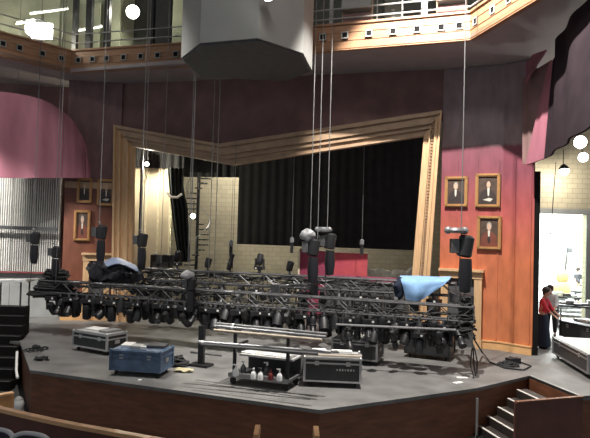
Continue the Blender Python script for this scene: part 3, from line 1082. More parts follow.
def make_par():
    r = thing('par_can', 'x', 'stage light')
    MB().box((0, 0, -.02), (.05, .06, .12)).build('clamp', 'trussm', r)
    y = MB()
    y.beam((-.14, 0, -.08), (.14, 0, -.08), .04, .012)
    y.beam((-.14, 0, -.08), (-.14, 0, -.26), .04, .012, V((1, 0, 0)))
    y.beam((.14, 0, -.08), (.14, 0, -.26), .04, .012, V((1, 0, 0)))
    y.build('yoke', 'black', r)
    q = Matrix.Translation((0, 0, -.26))
    b = MB().lathe([(.05, .2), (.1, .17), (.125, .05), (.13, -.17), (.122, -.17), (.118, -.1)], 14, q).build('can', 'blackm', r, smooth=True, pivot=(0, 0, -.26))
    MB().lathe([(.118, -.12), (.08, -.14), (0, -.148)], 14, q).build('lens', 'lens', b, smooth=True)
    return r


protos = {'m': make_moving(), 's': make_spot(), 'p': make_par()}
KN = {'m': 'black moving-head light', 's': 'long black profile spotlight', 'p': 'short black can lamp'}
used = {k_: False for k_ in protos}


def hang(kind, p, rz, tilt, label, group, scale=1.0):
    o = protos[kind] if not used[kind] else copy_tree(protos[kind])
    used[kind] = True
    o.location = p
    o.rotation_euler = (0, 0, rz)
    o.scale = (scale,) * 3
    for ch in kids(o):
        nm = ch.name.split('.')[0]
        if nm in ('head', 'barrel', 'can'):
            ch.rotation_euler = (tilt, 0, 0)
    tag(o, label, 'stage light', group)
    return o


rnd = random.Random(11)


def row(A, B, n_, zc, seq, t0, t1, words, group, sgn=1, w=.17, tl=(-.9, .9), sc_=1.0):
    cnt = {}
    n = len(seq)
    for i, k_ in enumerate(seq):
        t = t0 + (t1 - t0) * (i + .5) / n + rnd.uniform(-.1, .1) / n
        p = A.lerp(B, t) + n_ * w * sgn
        p.z = zc
        cnt[k_] = cnt.get(k_, 0) + 1
        hang(k_, p, math.atan2(B.y - A.y, B.x - A.x) + rnd.uniform(-.5, .5), rnd.uniform(*tl),
             '%s %s from the left %s' % (ORD[cnt[k_] - 1], KN[k_], words), group, sc_ * rnd.uniform(.92, 1.08))


row(A1, B1, N1, ZT1 - .36, 'msmpmsmmpmmsmmpmsmmpmsm' + 'mpsmsppmsmspmpsms', .03, .985, 'on the audience side of the front truss', 'lamps on the front truss, audience side', 1)
row(A1, B1, N1, ZT1 - .36, 'mmsmmpmsmmpmmsmpmmsmpm' + 'spsmspms', .04, .97, 'on the upstage side of the front truss', 'lamps on the front truss, upstage side', -1)
row(A2, B2, N2, 2.0 - .36, 'pmspmmspmpsmspmmspm', .03, .97, 'under the middle truss', 'lamps on the middle truss', 1)
row(A3, B3, N3, 1.75 - .32, 'pspmsppmspsm', .03, .97, 'under the rear truss', 'lamps on the rear truss', 1, .15)
# lamps standing up on top of the trusses
for i, (t, tp, k_) in enumerate(((.14, 2, 'p'), (.2, 2, 'm'), (.30, 2, 'p'), (.37, 2, 's'), (.46, 2, 'm'), (.55, 2, 'p'))):
    p = A2.lerp(B2, t)
    p.z = 2.06
    o = hang(k_, p, rnd.uniform(0, 3), .3, '%s lamp standing upright on top of the middle truss, counted from the left' % ORD[i], 'lamps on top of the middle truss', .8)
    o.rotation_euler = (PI, 0, o.rotation_euler[2])

# pipe slung below the right half of the front truss
a, b = onz(336, 324.5, 1.08), onz(456, 330, 1.08)
r = thing('lighting_pipe', 'short lighting pipe slung under the right half of the front truss', 'pipe', (a + b) / 2)
MB().tube(a, b, .028, 8).build('pipe', 'steel', r)
for t in (.06, .5, .94):
    p = a.lerp(b, t)
    MB().tube(p, p + V((0, .15, .3)), .012, 6).build('drop_rod', 'black', r)
row(a, b, V((0, -1, 0)), 1.04, 'spsms', 0.02, .98, 'on the slung pipe', 'lamps on the slung pipe', 1, .0, sc_=.8)

# cable looms along trusses: black, wavy
def loom(A, B, z, label, n=5, amp=.06, r_=.02, m_='rubber', seed=1):
    g = random.Random(seed)
    mb = MB()
    L = (B - A).length
    for k_ in range(n):
        pts = []
        ph = g.uniform(0, 6)
        for i in range(int(L * 5) + 2):
            t = i / (int(L * 5) + 1)
            p = A.lerp(B, t)
            pts.append(V((p.x + g.uniform(-.05, .05), p.y + amp * math.sin(ph + t * L * 2.2) + g.uniform(-.03, .03), z + .5 * amp * math.sin(ph * 2 + t * L * 3.1) + g.uniform(-.02, .02) + k_ * .01)))
        mb.path(pts, r_, 5)
    return tag(mb.build('cable_loom', m_, smooth=True), label, 'cables', 'cable looms on the trusses')


loom(A1.lerp(B1, .0), A1.lerp(B1, .5), ZT1 - .1, 'thick black cable loom tied along the left half of the front truss', 6, .1, seed=2)
loom(A1.lerp(B1, .5), A1.lerp(B1, .99), ZT1 - .22, 'thin black cable loom tied along the right half of the front truss', 3, .07, .016, seed=3)
loom(A2.lerp(B2, .0), A2.lerp(B2, .9), 2.0 - .12, 'black cable loom tied along the middle truss', 4, .1, .018, seed=4)
loom(A3.lerp(B3, .0), A3.lerp(B3, .95), 1.75 - .1, 'black cable loom tied along the rear truss', 3, .1, .018, seed=5)


def swags(A, B, z, n, label, depth=(.12, .4), seed=1, rr=.014):
    g = random.Random(seed)
    mb = MB()
    for i in range(n):
        t0 = g.uniform(0, .94)
        t1 = t0 + g.uniform(.02, .06)
        p0, p1 = A.lerp(B, t0), A.lerp(B, min(1, t1))
        dz = g.uniform(*depth)
        yy = g.uniform(-.2, .2)
        mb.path([V((p0.x + (p1.x - p0.x) * s, p0.y + (p1.y - p0.y) * s + yy, z - dz * 4 * s * (1 - s))) for s in [j / 8 for j in range(9)]], rr, 5)
    o = tag(mb.build('cable_swags', 'rubber', smooth=True), label, 'cables', 'cable swags under the trusses')
    o['kind'] = 'stuff'
    return o


swags(A1, B1, ZT1 - .3, 70, 'drooping black cable loops hanging all along the front truss', seed=8)
swags(A2, B2, 1.7, 40, 'drooping black cable loops hanging all along the middle truss', seed=9)


# heaps of black cable and covers on the truss
def heap(name, c, rx, ry, rz, m_, label, cat, n=26, seed=1, rr=.03):
    g = random.Random(seed)
    mb = MB()
    for i in range(n):
        a0 = g.uniform(0, 6.28)
        s = g.uniform(.35, 1)
        zz = g.uniform(0, 1)
        pts = []
        k2 = (1 - zz * .7) * s
        for j in range(11):
            a_ = a0 + j * 2 * PI / 10 * g.uniform(.85, 1.0)
            pts.append(V(c) + V((rx * k2 * math.cos(a_), ry * k2 * math.sin(a_), rz * zz + g.uniform(-.04, .04))))
        mb.path(pts, rr, 5)
    return tag(mb.build(name, m_, smooth=True), label, cat, 'coils and heaps of cable')


p = A1.lerp(B1, .015)
heap('cable_heap', (p.x + .25, p.y, ZT1 - .5), .95, .4, .85, 'rubber', 'big mound of black cable piled on the left end of the front truss', 'cables', 60, 3)
p = A1.lerp(B1, .985)
heap('cable_heap', (p.x, p.y, ZT1 - .75), .32, .3, 1.0, 'rubber', 'mass of black cable hanging off the right end of the front truss', 'cables', 34, 5)
p = onz(178, 366)
heap('cable_heap', (p.x, p.y, .02), .3, .22, .2, 'rubber', 'small dark heap of cable on the floor beside the blue trunk', 'cables', 16, 6)
p = onz(42, 360)
heap('cable_coil', (p.x, p.y, .02), .42, .38, .03, 'rubber', 'flat ring of cable lying on the stage at the left front corner', 'cables', 5, 7, .018)
p = onz(36, 350)
heap('cable_coil', (p.x, p.y, .02), .3, .38, .06, 'rubber', 'dark cable coil on the stage just behind the left corner', 'cables', 8, 17, .02)


def cloth(name, pts_grid, m_, label, cat, th=.02, sub=6):
    """smooth surface through a coarse grid of points"""
    nu, nv = len(pts_grid) - 1, len(pts_grid[0]) - 1

    def cr(a, b, c, d, t):
        return .5 * ((2 * b) + (c - a) * t + (2 * a - 5 * b + 4 * c - d) * t * t + (3 * b - a - 3 * c + d) * t ** 3)

    def ev(row_, t):
        n = len(row_) - 1
        x = t * n
        i = min(int(x), n - 1)
        return cr(row_[max(0, i - 1)], row_[i], row_[i + 1], row_[min(n, i + 2)], x - i)

    def f(u, v):
        return ev([ev(rw, v) for rw in pts_grid], u)
    return tag(MB().sheet(f, nu * sub, nv * sub, th).build(name, m_, smooth=True), label, cat)


# light blue cloth slung over the right end of the middle truss
top_back = [(400, 276, 16.9), (414, 276, 16.7), (428, 276.5, 16.6), (440, 277, 16.5), (451, 276.5, 16.4)]
top_front = [(401, 280, 16.35), (414, 281, 16.2), (428, 280.5, 16.1), (441, 280.5, 16.0), (450, 279, 15.95)]
mid = [(404, 290, 16.3), (415, 291.5, 16.05), (427, 290, 16.05), (438, 286, 15.95), (447, 282, 15.9)]
low = [(406, 299.5, 16.3), (415, 301, 16.1), (423, 299, 16.1), (433, 292, 16.0), (444, 285, 15.9)]
cloth('blue_cloth', [[at(*p) for p in rw] for rw in (top_back, top_front, mid, low)], 'bluecloth', 'light blue cloth slung over the right end of the middle truss', 'cloth')
# dark bundle at its left edge
r = MB().ball(at(399, 288, 16.5), .2, .8, .8, 1.5, 20).lumpy(.07)
tag(r.build('dark_bag', 'navy', smooth=True), 'dark navy bag hanging beside the light blue cloth', 'bag')

# covered gear on the left part of the truss
c = at(113, 272, 17.9)
r = thing('covered_equipment', 'black covered equipment on the left of the front truss, draped with a blue-grey sheet', 'equipment', V((c.x, c.y, ZT1 + .03)))
mb = MB()
mb.ball(at(97, 271, 17.8), .3, 1, .8, 1.1, 24)
mb.ball(at(116, 273, 17.9), .42, 1.2, .8, .8, 28)
mb.ball(at(131, 277, 17.8), .28, 1.1, .8, .8, 24)
mb.lumpy(.13)
mb.build('black_cover', 'tarp', r, smooth=True)
g1_ = [[at(*p) for p in rw] for rw in ([(104, 262, 18.4), (118, 259, 18.4), (133, 265, 18.3)], [(104, 262, 17.9), (117, 258, 17.9), (136, 266, 17.8)], [(107, 267, 17.55), (120, 264, 17.5), (139, 272, 17.5)])]
o = cloth('sheet', g1_, 'tarpblue', 'x', 'x', .03)
o['label'] = 'blue-grey sheet'
del o['category']
o.parent = r
o.location = o.location - r.location


# ------------------------------------------------------------------ hoists and hanging lines
def hoist(px, py, d, label, s=1.0, lines=1, chainm='chain', disc=False, bag=True):
    p = at(px, py, d)
    r = thing('chain_hoist', label, 'hoist', p, 'chain hoists over the trusses')
    MB().lathe([(.1 * s, .0), (.14 * s, .03 * s), (.14 * s, .36 * s), (.09 * s, .4 * s)], 14, Matrix.Translation(p + V((.05 * s, 0, -.2 * s))) @ Matrix.Rotation(.15, 4, 'Y')).build('motor_body', 'blackm', r, smooth=True)
    MB().box(p + V((-.12 * s, 0, 0)), (.14 * s, .18 * s, .26 * s)).build('gearbox', 'trussm', r, bevel=.015)
    if bag:
        MB().lathe([(.02, 0), (.1 * s, .03), (.13 * s, .3 * s), (.11 * s, .62 * s)], 10, Matrix.Translation(p + V((.08 * s, -.04, -.85 * s)))).build('chain_bag', 'tarp', r, smooth=True)
    MB().path([p + V((0, 0, .2 * s)), p + V((.03, 0, .26 * s)), p + V((.0, 0, .32 * s)), p + V((-.03, 0, .27 * s))], .02, 6).build('hook', 'steel', r)
    if disc:
        if disc == 'bag':
            mb = MB().ball(p + V((-.06 * s, 0, .27 * s)), .17 * s, 1.15, 1, .85, 20)
            mb.lumpy(.05 * s, 6).build('silver_bag', 'silverbag', r, smooth=True)
        else:
            MB().lathe([(.05, -.07), (.17 * s, -.06), (.19 * s, 0), (.17 * s, .06), (.05, .07)], 16, Matrix.Translation(p + V((-.1 * s, 0, .28 * s)))).build('cable_drum', 'steel', r, smooth=True)
            for sx in (-1, 1):
                MB().ball(p + V((-.1 * s + sx * .15 * s, -.05, .28 * s)), .07 * s, seg=10).build('shackle', 'steel', r, smooth=True)
    for i in range(lines):
        MB().tube(p + V((i * .2 * (d / 16), 0, .2 * s)), V((p.x + i * .2 * (d / 16), p.y, 13.4)), .012, 5).build('lift_chain', chainm, r)
    MB().tube(p + V((-.02, 0, -.2 * s)), V((p.x - .02, p.y, min(p.z - .3, 1.6))), .014, 5).build('load_chain', 'chaind', r)
    return r


hoist(33, 238, 18.3, 'chain hoist with a long black bag before the slatted screen at far left', .95, 1, 'chaind')
hoist(54, 252, 18.0, 'low chain hoist with a short bar at the right edge of the slatted screen', .9, 1, 'chaind')
hoist(99, 232, 18.4, 'chain hoist in front of the left-hand wall, right of the low portrait', 1.1, 1, 'chain')
hoist(140, 240, 18.2, 'chain hoist just right of the left proscenium column', 1.05, 1, 'chain')
hoist(189, 284, 16.2, 'tilted chain hoist with a silver top sitting low in the front truss', .9, 1, 'chain', 'bag')
hoist(310, 247, 15.8, 'chain hoist with a rounded silver bag in front of the red scenery, left one', 1.15, 2, 'chain', 'bag')
hoist(327, 241, 16.1, 'chain hoist with a shiny drum on top in front of the red scenery, right one', 1.1, 1, 'chain', True)
hoist(461, 246, 14.5, 'biggest chain hoist with long black bag at the right end of the trusses', 1.35, 1, 'chain', True)
for i, (px, py, d, lab) in enumerate(((231, 243, 20.5, 'small hook block hanging on a thin line at the left edge of the black drape'),
                                (292, 240, 20.0, 'small hook block hanging on a thin line left of the red scenery'),
                                (362, 242, 20.0, 'small hook block hanging on a thin line at the right end of the red scenery'))):
    p = at(px, py, d)
    r = thing('hook_block', lab, 'hook', p - Z * .4, 'hook blocks on thin lines')
    MB().tube(p, V((p.x, p.y, 8.4)), .008, 5).build('line', 'chaind', r)
    MB().lathe([(.03, .1), (.07, .06), (.07, -.08), (.03, -.12)], 10, Matrix.Translation(p)).build('block', 'steel', r, smooth=True)
    MB().box(p - Z * .28, (.1, .1, .32)).build('hook', 'black', r)
for px, py, d, zb, m_, lab in ((62, 120, 17.35, 1.62, 'chaind', 'thin dark steel line at far left, in front of the curved maroon panel'),
                          (163, 200, 18.6, 2.2, 'chain', 'pale steel line dropping just right of the left gallery lamp'),
                          (190, 200, 17.2, 2.0, 'chain', 'bright steel line at the left edge of the grey ceiling box'),
                          (211, 200, 17.0, 1.7, 'chain', 'left one of the paired steel lines in front of the grey box'),
                          (216.5, 200, 16.6, 1.7, 'chain', 'right one of the paired steel lines in front of the grey box'),
                          (236, 150, 18.3, 2.02, 'chaind', 'faint dark line below the middle of the grey box'),
                          (146, 150, 18.7, 2.2, 'chain', 'pale steel line beside the bulb in the left wing'),
                          (13, 200, 19.5, .02, 'chaind', 'faint line in front of the slatted screen at the picture edge')):
    p = at(px, py, d)
    tag(MB().tube((p.x, p.y, zb), (p.x, p.y, 13.4), .0105 if m_ == 'chain' else .008, 5).build('steel_line', m_), lab, 'line', 'steel lines hanging from the roof')
p0 = at(551, 200, 20)
tag(MB().path([at(556, 162, 17.2), at(551, 230, 17.3), at(546, 290, 17.4)], .012, 5).build('hanging_cable', 'rubber'), 'thin black cable hanging down in the workshop opening', 'cable')

# cables dropping from the right end of the truss to the floor
mb = MB()
p = A1.lerp(B1, .985)
for i in range(3):
    e = onz(474 + i * 1.4, 379 - i * 2)
    e.z = .02
    mb.path([V((p.x + i * .04, p.y - .1, ZT1 - .5)), V((p.x + .1 - i * .05, p.y - .25, 1.0)), V((p.x + .02 + i * .03, p.y - .5, .7)), V((e.x + .05 * (i - 1), e.y + .15, .3)), e], .017, 5)
e0 = onz(476, 358)
mb.path([V((p.x + .1, p.y, 1)), onz(482, 352, .12), onz(490, 362, .02), onz(505, 368, .02), onz(524, 370, .02), onz(531, 366, .02), onz(520, 362, .02)], .022, 6)
tag(mb.build('drop_cables', 'rubber', smooth=True), 'black cables dropping from the right truss end and trailing over the stage', 'cables')
p = onz(508, 366)
heap('cable_coil', (p.x, p.y, .02), .42, .3, .06, 'rubber', 'dark cable coil lying on the bright floor by the right wall', 'cables', 9, 27, .02)
p = onz(513, 364)
r = thing('power_box', 'small dark power distribution box on the floor by the right wall', 'box', p)
MB().box(p + Z * .09, (.34, .22, .14), .4).build('housing', 'blackm', r, bevel=.01)
MB().box(p + Z * .18, (.06, .2, .03), .4).build('handle', 'steel', r)


# ------------------------------------------------------------------ flight cases
def case(Lp, Cp, depth, height, label, body='caseblk', topm='casetop', edge='alu', lid=.3, wheel=.11, name='flight_case', group='wheeled road cases', panels=True):
    a, b = onz(*Lp), onz(*Cp)
    d = (b - a)
    w = d.length
    d.normalize()
    n_ = V((-d.y, d.x, 0))
    rz = math.atan2(d.y, d.x)
    c = (a + b) / 2 + n_ * depth / 2
    r = thing(name, label, 'case', (0, 0, 0), group)
    z0, z1 = wheel, height
    MB().box((0, 0, (z0 + z1) / 2), (w, depth, z1 - z0)).build('body', body, r, bevel=.008)
    e = MB()
    for x in (-1, 1):
        for y in (-1, 1):
            e.box((x * w / 2, y * depth / 2, (z0 + z1) / 2), (.05, .05, z1 - z0))
    for z in (z0 + .02, z1 - .02, z1 - lid * (z1 - z0)):
        for y in (-1, 1):
            e.box((0, y * depth / 2, z), (w, .045, .035))
        for x in (-1, 1):
            e.box((x * w / 2, 0, z), (.045, depth, .035))
    e.build('edge_trim', edge, r)
    MB().box((0, 0, z1 + .004), (w - .06, depth - .06, .012)).build('top_board', topm, r)
    for x in (-1, 1):
        for y in (-1, 1):
            MB().ball((x * w / 2, y * depth / 2, z1), .035, seg=8).build('corner_ball', edge, r, smooth=True)
            ca = MB()
            ca.lathe([(.045, -.02), (.05, -.015), (.05, .015), (.045, .02)], 12, Matrix.Translation((x * (w / 2 - .1), y * (depth / 2 - .1), .05)) @ Matrix.Rotation(PI / 2, 4, 'Y'))
            ca.box((x * (w / 2 - .1), y * (depth / 2 - .1), .095), (.07, .07, .02))
            ca.build('caster', 'rubber', r)
    for x in (-.28, .28):
        MB().box((x * w, -depth / 2 - .012, z1 - lid * (z1 - z0)), (.09, .02, .09)).build('latch', 'alu', r)
    MB().box((w / 2 + .012, 0, z0 + .5 * (z1 - z0)), (.02, .16, .09)).build('handle', 'alu', r)
    r.location = (c.x, c.y, 0)
    r.rotation_euler = (0, 0, rz)
    WL[r.name] = V(r.location)
    return r, c, d, n_, w


def onto(r, x, y, z):
    return Matrix.Translation(r.location) @ Matrix.Rotation(r.rotation_euler[2], 4, 'Z') @ V((x, y, z))


ra, *_ = case((73, 350), (106.5, 356), .66, .52, 'black road case with silver edges at the left front of the stage')
rb, *_ = case((110, 375), (159.5, 378.5), .74, .56, 'blue wheeled trunk with cluttered top at the front left of the stage', 'caseblue', 'caseblue', 'caseblue')
rc, *_ = case((304, 386.5), (360, 389), .75, .62, 'dark road case loaded with pipes and trays at the front centre', 'caseblk', 'casetop', 'alu', .22)
rd_, *_ = case((332, 362), (376.5, 366.5), .85, .60, 'dark road case with white papers on top, behind the front centre case', 'caseblk', 'casetop', 'steel', .2)
re_, *_ = case((405, 357), (449, 362), .8, .72, 'dark road case under the right half of the front truss', 'caseblk', 'caseblk', 'black', .2)
rf, *_ = case((553, 357), (588, 379), 1.0, .56, 'grey-topped road case at the right edge of the picture on the workshop side', 'caseblk', 'casetop', 'steel', .25)
rg, *_ = case((560, 339), (596, 348), 1.0, .62, 'black road case behind the grey-topped one at the right edge', 'caseblk', 'caseblk', 'blackm', .25)
# silver sill of case e
p = onto(re_, 0.1, -.44, .14)
# stencilled marks on the front of case c
for i in range(7):
    mo = MB().box((.10 + i * .058, -.382, .38), (.034, .006, .045 if i % 3 else .03)).build('stencil_mark', 'casetop')
    mo.parent = rc


def lay(r, fnc):
    pass


def small_box(r, x, y, w, d, h, rz, m_, label, cat, name, ztop, group=None):
    p = onto(r, x, y, ztop)
    o = MB().box((0, 0, h / 2), (w, d, h)).build(name, m_, bevel=min(h, w, d) * .12)
    o.location = p
    o.rotation_euler = (0, 0, r.rotation_euler[2] + rz)
    return tag(o, label, cat, group)


# things lying on the cases
small_box(ra, -.25, .1, .5, .4, .035, .1, 'paper', 'white sheet of papers on the left of the silver-edged black case', 'papers', 'paper_stack', .533)
small_box(ra, .32, .05, .3, .5, .06, -.1, 'grey', 'flat grey box lying on the silver-edged black case', 'box', 'flat_box', .533)
small_box(rb, -.38, .1, .25, .4, .05, .2, 'paper', 'white papers at the left end of the blue trunk top', 'papers', 'paper_stack', .573)
small_box(rb, -.08, -.1, .26, .28, .07, 0, 'casetop', 'pale tray in the middle of the blue trunk top', 'tray', 'tray', .573)
small_box(rb, .3, .15, .4, .35, .06, .1, 'greyd', 'flat dark box at the right end of the blue trunk top', 'box', 'flat_box', .573)
small_box(rb, .12, -.24, .12, .12, .08, .4, 'white', 'small white box near the front of the blue trunk top', 'box', 'small_box', .573)
small_box(rc, -.3, .15, .3, .2, .07, .2, 'paper', 'white box on the left of the front centre case', 'box', 'small_box', .633)
small_box(rc, .2, .2, .45, .18, .05, .05, 'paper', 'white tray lying on the right of the front centre case', 'tray', 'tray', .633)
small_box(rc, .05, -.05, .14, .14, .08, .3, 'greyd', 'small dark box in the middle of the front centre case', 'box', 'small_box', .633)
for i, (y, z, m_, lab) in enumerate(((-.28, .66, 'palewood', 'pale wooden batten along the front of the front centre case'), (-.16, .665, 'steel', 'steel tube along the middle of the front centre case'))):
    a, b = onto(rc, -.62, y, z), onto(rc, .62, y, z)
    tag(MB().tube(a, b, .024, 8).build('wooden_batten' if m_ == 'palewood' else 'steel_tube', m_), lab, 'pipe')
small_box(rd_, .15, .0, .72, .55, .03, .04, 'paper', 'large white sheet on the case behind the front centre case', 'papers', 'paper_stack', .613)
o = MB().ball((0, 0, .1), .14, 1.2, 1, .8, 12).build('white_bag', 'paper', smooth=True)
o.location = onto(rd_, -.4, .1, .613)
tag(o, 'crumpled white bag on the left of the paper-covered case', 'bag')
for i, (x, w, lab) in enumerate(((-.25, .4, 'dark box on the left of the case under the right truss'), (.22, .3, 'dark box on the right of the case under the right truss'))):
    small_box(re_, x, .1, w, .4, .16, .1, 'blackm', lab, 'box', 'equipment_box', .733)
small_box(rf, .3, .1, .2, .15, .06, .3, 'blackm', 'small black box on the grey-topped case at the right edge', 'box', 'small_box', .573)
for i in range(4):
    small_box(rg, -.45 + i * .3, .1, .26, .5, .08 + .02 * (i % 2), .15 * (i - 1), ('casetop', 'paper', 'grey', 'casetop')[i],
              '%s flat pack from the left on the black case at the right edge' % ORD[i], 'pack', 'flat_pack', .633, 'flat packs on the black case at right')

# sand-coloured scraps on the floor near the heap
p = onz(184, 372)
tag(MB().ball((p.x, p.y, .05), .16, 1.5, .7, .25, 20).lumpy(.04, 7).build('paper_scrap', 'yellow', smooth=True), 'crumpled pale scrap on the stage right of the blue trunk', 'scrap')
p = onz(140, 381)
tag(MB().lathe([(.05, 0), (.05, .03), (.02, .04)], 10, Matrix.Translation(p)).build('white_disc', 'white'), 'small white disc on the stage edge in front of the blue trunk', 'disc')
for i, (x, y) in enumerate(((462, 378), (466, 373), (458, 383))):
    p = onz(x, y)
    tag(MB().box(p + Z * .008, (.25, .12, .012), .3 * i).build('paper_sheet', 'paper'), ('white sheet on the stage nearest the right truss cables', 'white sheet on the stage behind the other two at right', 'white sheet on the stage closest to the right front edge')[i], 'paper', 'loose sheets at the right stage edge')

# ------------------------------------------------------------------ pipe cart with bottles
a, b = onz(228, 384), onz(288, 392)
d = (b - a).normalized()
w = (b - a).length
n_ = V((-d.y, d.x, 0))
rz = math.atan2(d.y, d.x)
r = thing('pipe_cart', 'low black trolley with upright posts and a bottle shelf at the front centre', 'trolley', (a + b) / 2 + n_ * .35)
cc = (a + b) / 2 + n_ * .35
cc.z = 0
pt = lambda x, y, z: cc + d * x + n_ * y + Z * z
MB().box(pt(0, 0, .2), (w, .7, .05), rz).build('deck', 'greyd', r)
MB().box(pt(0, -.35, .2), (w, .02, .09), rz).build('front_lip', 'steel', r)
for x in (-1, 1):
    for y in (-.28, .28):
        MB().lathe([(.055, -.02), (.07, -.015), (.07, .015), (.055, .02)], 12, Matrix.Translation(pt(x * (w / 2 - .08), y, .075)) @ Matrix.Rotation(rz, 4, 'Z') @ Matrix.Rotation(PI / 2, 4, 'X')).build('caster', 'rubber', r)
for x in (-w / 2 + .12, w / 2 - .04):
    q_ = MB().box(pt(x, -.31, .71), (.06, .06, 1.08), rz).build('post', 'black', r)
    for z in (.82, 1.14):
        MB().box(pt(x, -.02, z), (.05, .6, .05), rz).build('arm', 'black', q_)
MB().box(pt(.08, .10, .60), (w * .9, .5, .04), rz).build('upper_shelf', 'casetop', r)
MB().box(pt(.08, .32, .40), (w * .9, .03, .38), rz).build('back_board', 'caseblk', r)
# pipes on the cart arms: each its own
PB = [(217, 323.5, 327, 334, 1.24, .03, 'chain', 'uppermost grey pipe of the bundle on top of the trolley'),
      (216, 326, 326, 337, 1.21, .03, 'steel', 'second pipe down in the bundle on top of the trolley'),
      (214, 330, 322, 340, 1.22, .026, 'palewood', 'brownish pipe at the bottom of the trolley bundle'),
      (199, 342, 331, 352, .88, .032, 'steel', 'long grey pipe jutting left on the lower trolley arms'),
      (201, 344.5, 318, 354, .88, .028, 'greyd', 'dark pipe lying beside the long grey pipe on the lower trolley arms')]
for x0, y0, x1, y1, z, rr, m_, lab in PB:
    a_, b_ = onz(x0, y0, z), onz(x1, y1, z)
    rp = thing('steel_pipe', lab, 'pipe', a_, 'pipes carried by the trolley')
    MB().tube(a_, b_, rr, 10).build('tube', m_, rp)
    if m_ in ('chain', 'steel'):
        t_ = a_.lerp(b_, .15 if z > 1 else .02)
        MB().tube(t_, t_ + (b_ - a_).normalized() * .05, rr + .006, 10).build('tape_band', 'white', rp)
# pipe stand at the left end
p = onz(201, 366)
r = thing('pipe_stand', 'black upright stand holding the left end of the long pipe', 'stand', p)
MB().box(p + Z * .48, (.14, .1, .96), rz).build('post', 'black', r)
MB().box(p + Z * .03, (.5, .35, .05), rz).build('foot', 'black', r)
MB().beam(p + Z * .3 - d * .3, p + Z * .3 + d * .55, .04, .04).build('side_bar', 'steel', r)
# papers on the upper shelf
for i, (x, w_, lab) in enumerate(((-.4, .3, 'white papers on the left of the trolley shelf'), (.1, .35, 'white papers in the middle of the trolley shelf'), (.5, .25, 'white papers on the right of the trolley shelf'))):
    tag(MB().box(pt(x, .06, .63), (w_, .22, .02), rz + .15 * (i - 1)).build('paper_stack', 'paper'), lab, 'papers', 'papers on the trolley shelf')


def bottle(p, m_, capm, label, s=1.0, spray=False):
    r = thing('spray_bottle' if spray else 'bottle', label, 'bottle', p, 'bottles on the trolley')
    MB().lathe([(.05 * s, 0), (.06 * s, .01), (.06 * s, .1 * s), (.045 * s, .14 * s), (.02 * s, .165 * s), (.018 * s, .19 * s)], 12, Matrix.Translation(p)).build('bottle_body', m_, r, smooth=True)
    if spray:
        mb = MB()
        mb.box(p + V((0, 0, .215 * s)), (.035 * s, .04 * s, .06 * s))
        mb.box(p + V((-.035 * s, 0, .235 * s)), (.06 * s, .02 * s, .02 * s))
        mb.build('spray_head', capm, r)
    else:
        MB().lathe([(.022 * s, .185 * s), (.024 * s, .22 * s), (.015 * s, .225 * s)], 10, Matrix.Translation(p)).build('cap', capm, r, smooth=True)


for x, y, m_, cap, lab, s, sp in ((235.5, 376, 'bottle', 'white', 'white bottle at the left end of the trolley deck', 1.0, True),
                             (243, 372.5, 'bottledk', 'white', 'dark bottle with a white top, second from the left on the trolley', 1.0, True),
                             (253.5, 379, 'bottle', 'white', 'white bottle near the middle of the trolley, left of the pair', 1.0, False),
                             (260.5, 380, 'bottle', 'greyd', 'white bottle with a dark top in the middle of the trolley', 1.0, True),
                             (267, 375, 'bottledk', 'white', 'dark bottle with a white top behind the red bottle', 1.1, True),
                             (270.5, 380, 'bottlered', 'bottlered', 'red bottle on the trolley deck', .95, False),
                             (279.5, 381, 'bottle', 'white', 'white bottle at the right end of the trolley deck', 1.0, True)):
    bottle(onz(x, y, .226), m_, cap, lab, s, sp)
# low grey case end right of the trolley
p = onz(297, 384)
r = thing('storage_trunk', 'narrow grey trunk standing between the trolley and the front centre case', 'trunk', p)
MB().box(p + V((0, .3, .34)), (.16, .5, .56), rz).build('body', 'grey', r, bevel=.01)
MB().box(p + V((0, .3, .64)), (.18, .52, .04), rz).build('lid', 'greyd', r)
for i in (-1, 1):
    MB().ball(p + V((0, .3 + i * .18, .04)), .04, seg=10).build('caster', 'rubber', r)

# ------------------------------------------------------------------ right stairs
u = (V((s5.x - s4.x, s5.y - s4.y, 0)))
sw = u.length
u.normalize()
v = V((-.93, -.37, 0)).normalized()
st = thing('stage_steps', 'dark wooden steps with pale nosings down from the right front of the stage', 'steps', V((s4.x, s4.y, FLOOR)))
n = 6
rise = -FLOOR / n
go = .27
e0 = V((5.14, 13.50, 0))
for i in range(1, n):
    zt_ = -rise * i
    a = e0 + v * go * (i - 1)
    nx = e0 + v * go * i
    far = 0.0
    o_ = u * 1.27
    back = -v * (go * 1.1)
    MB().prism([V((a.x, a.y, FLOOR)) - v * .3, V((a.x, a.y, FLOOR)) + v * 0, V((a.x, a.y, FLOOR)) + o_, V((a.x, a.y, FLOOR)) + o_ - v * .3], (0, 0, zt_ - FLOOR)).build('step', 'darkwood', st)
    MB().prism([a + Z * (zt_ + .002), a + o_ + Z * (zt_ + .002), a + o_ - v * .05 + Z * (zt_ + .002), a - v * .05 + Z * (zt_ + .002)], (0, 0, .012)).build('nosing', 'nosing', st)
# side panel towards the house
pa_, pb_ = onz(516, 402.5), V((s5.x, s5.y, 0))
MB().prism([V((pa_.x, pa_.y, FLOOR)), V((pb_.x, pb_.y, FLOOR)), V((pb_.x, pb_.y, .0)), V((pa_.x, pa_.y, .0))], u * -.06).build('side_panel', 'railpanel', st)
MB().beam(V((pa_.x, pa_.y, .01)), V((pb_.x, pb_.y, .01)), .09, .03).build('panel_cap', 'fascia_dark', st)
MB().beam(V((pa_.x, pa_.y, FLOOR)), V((pa_.x, pa_.y, .0)), .08, .05, V((1, 0, 0))).build('end_post', 'baseboard' if False else 'railpanel', st)
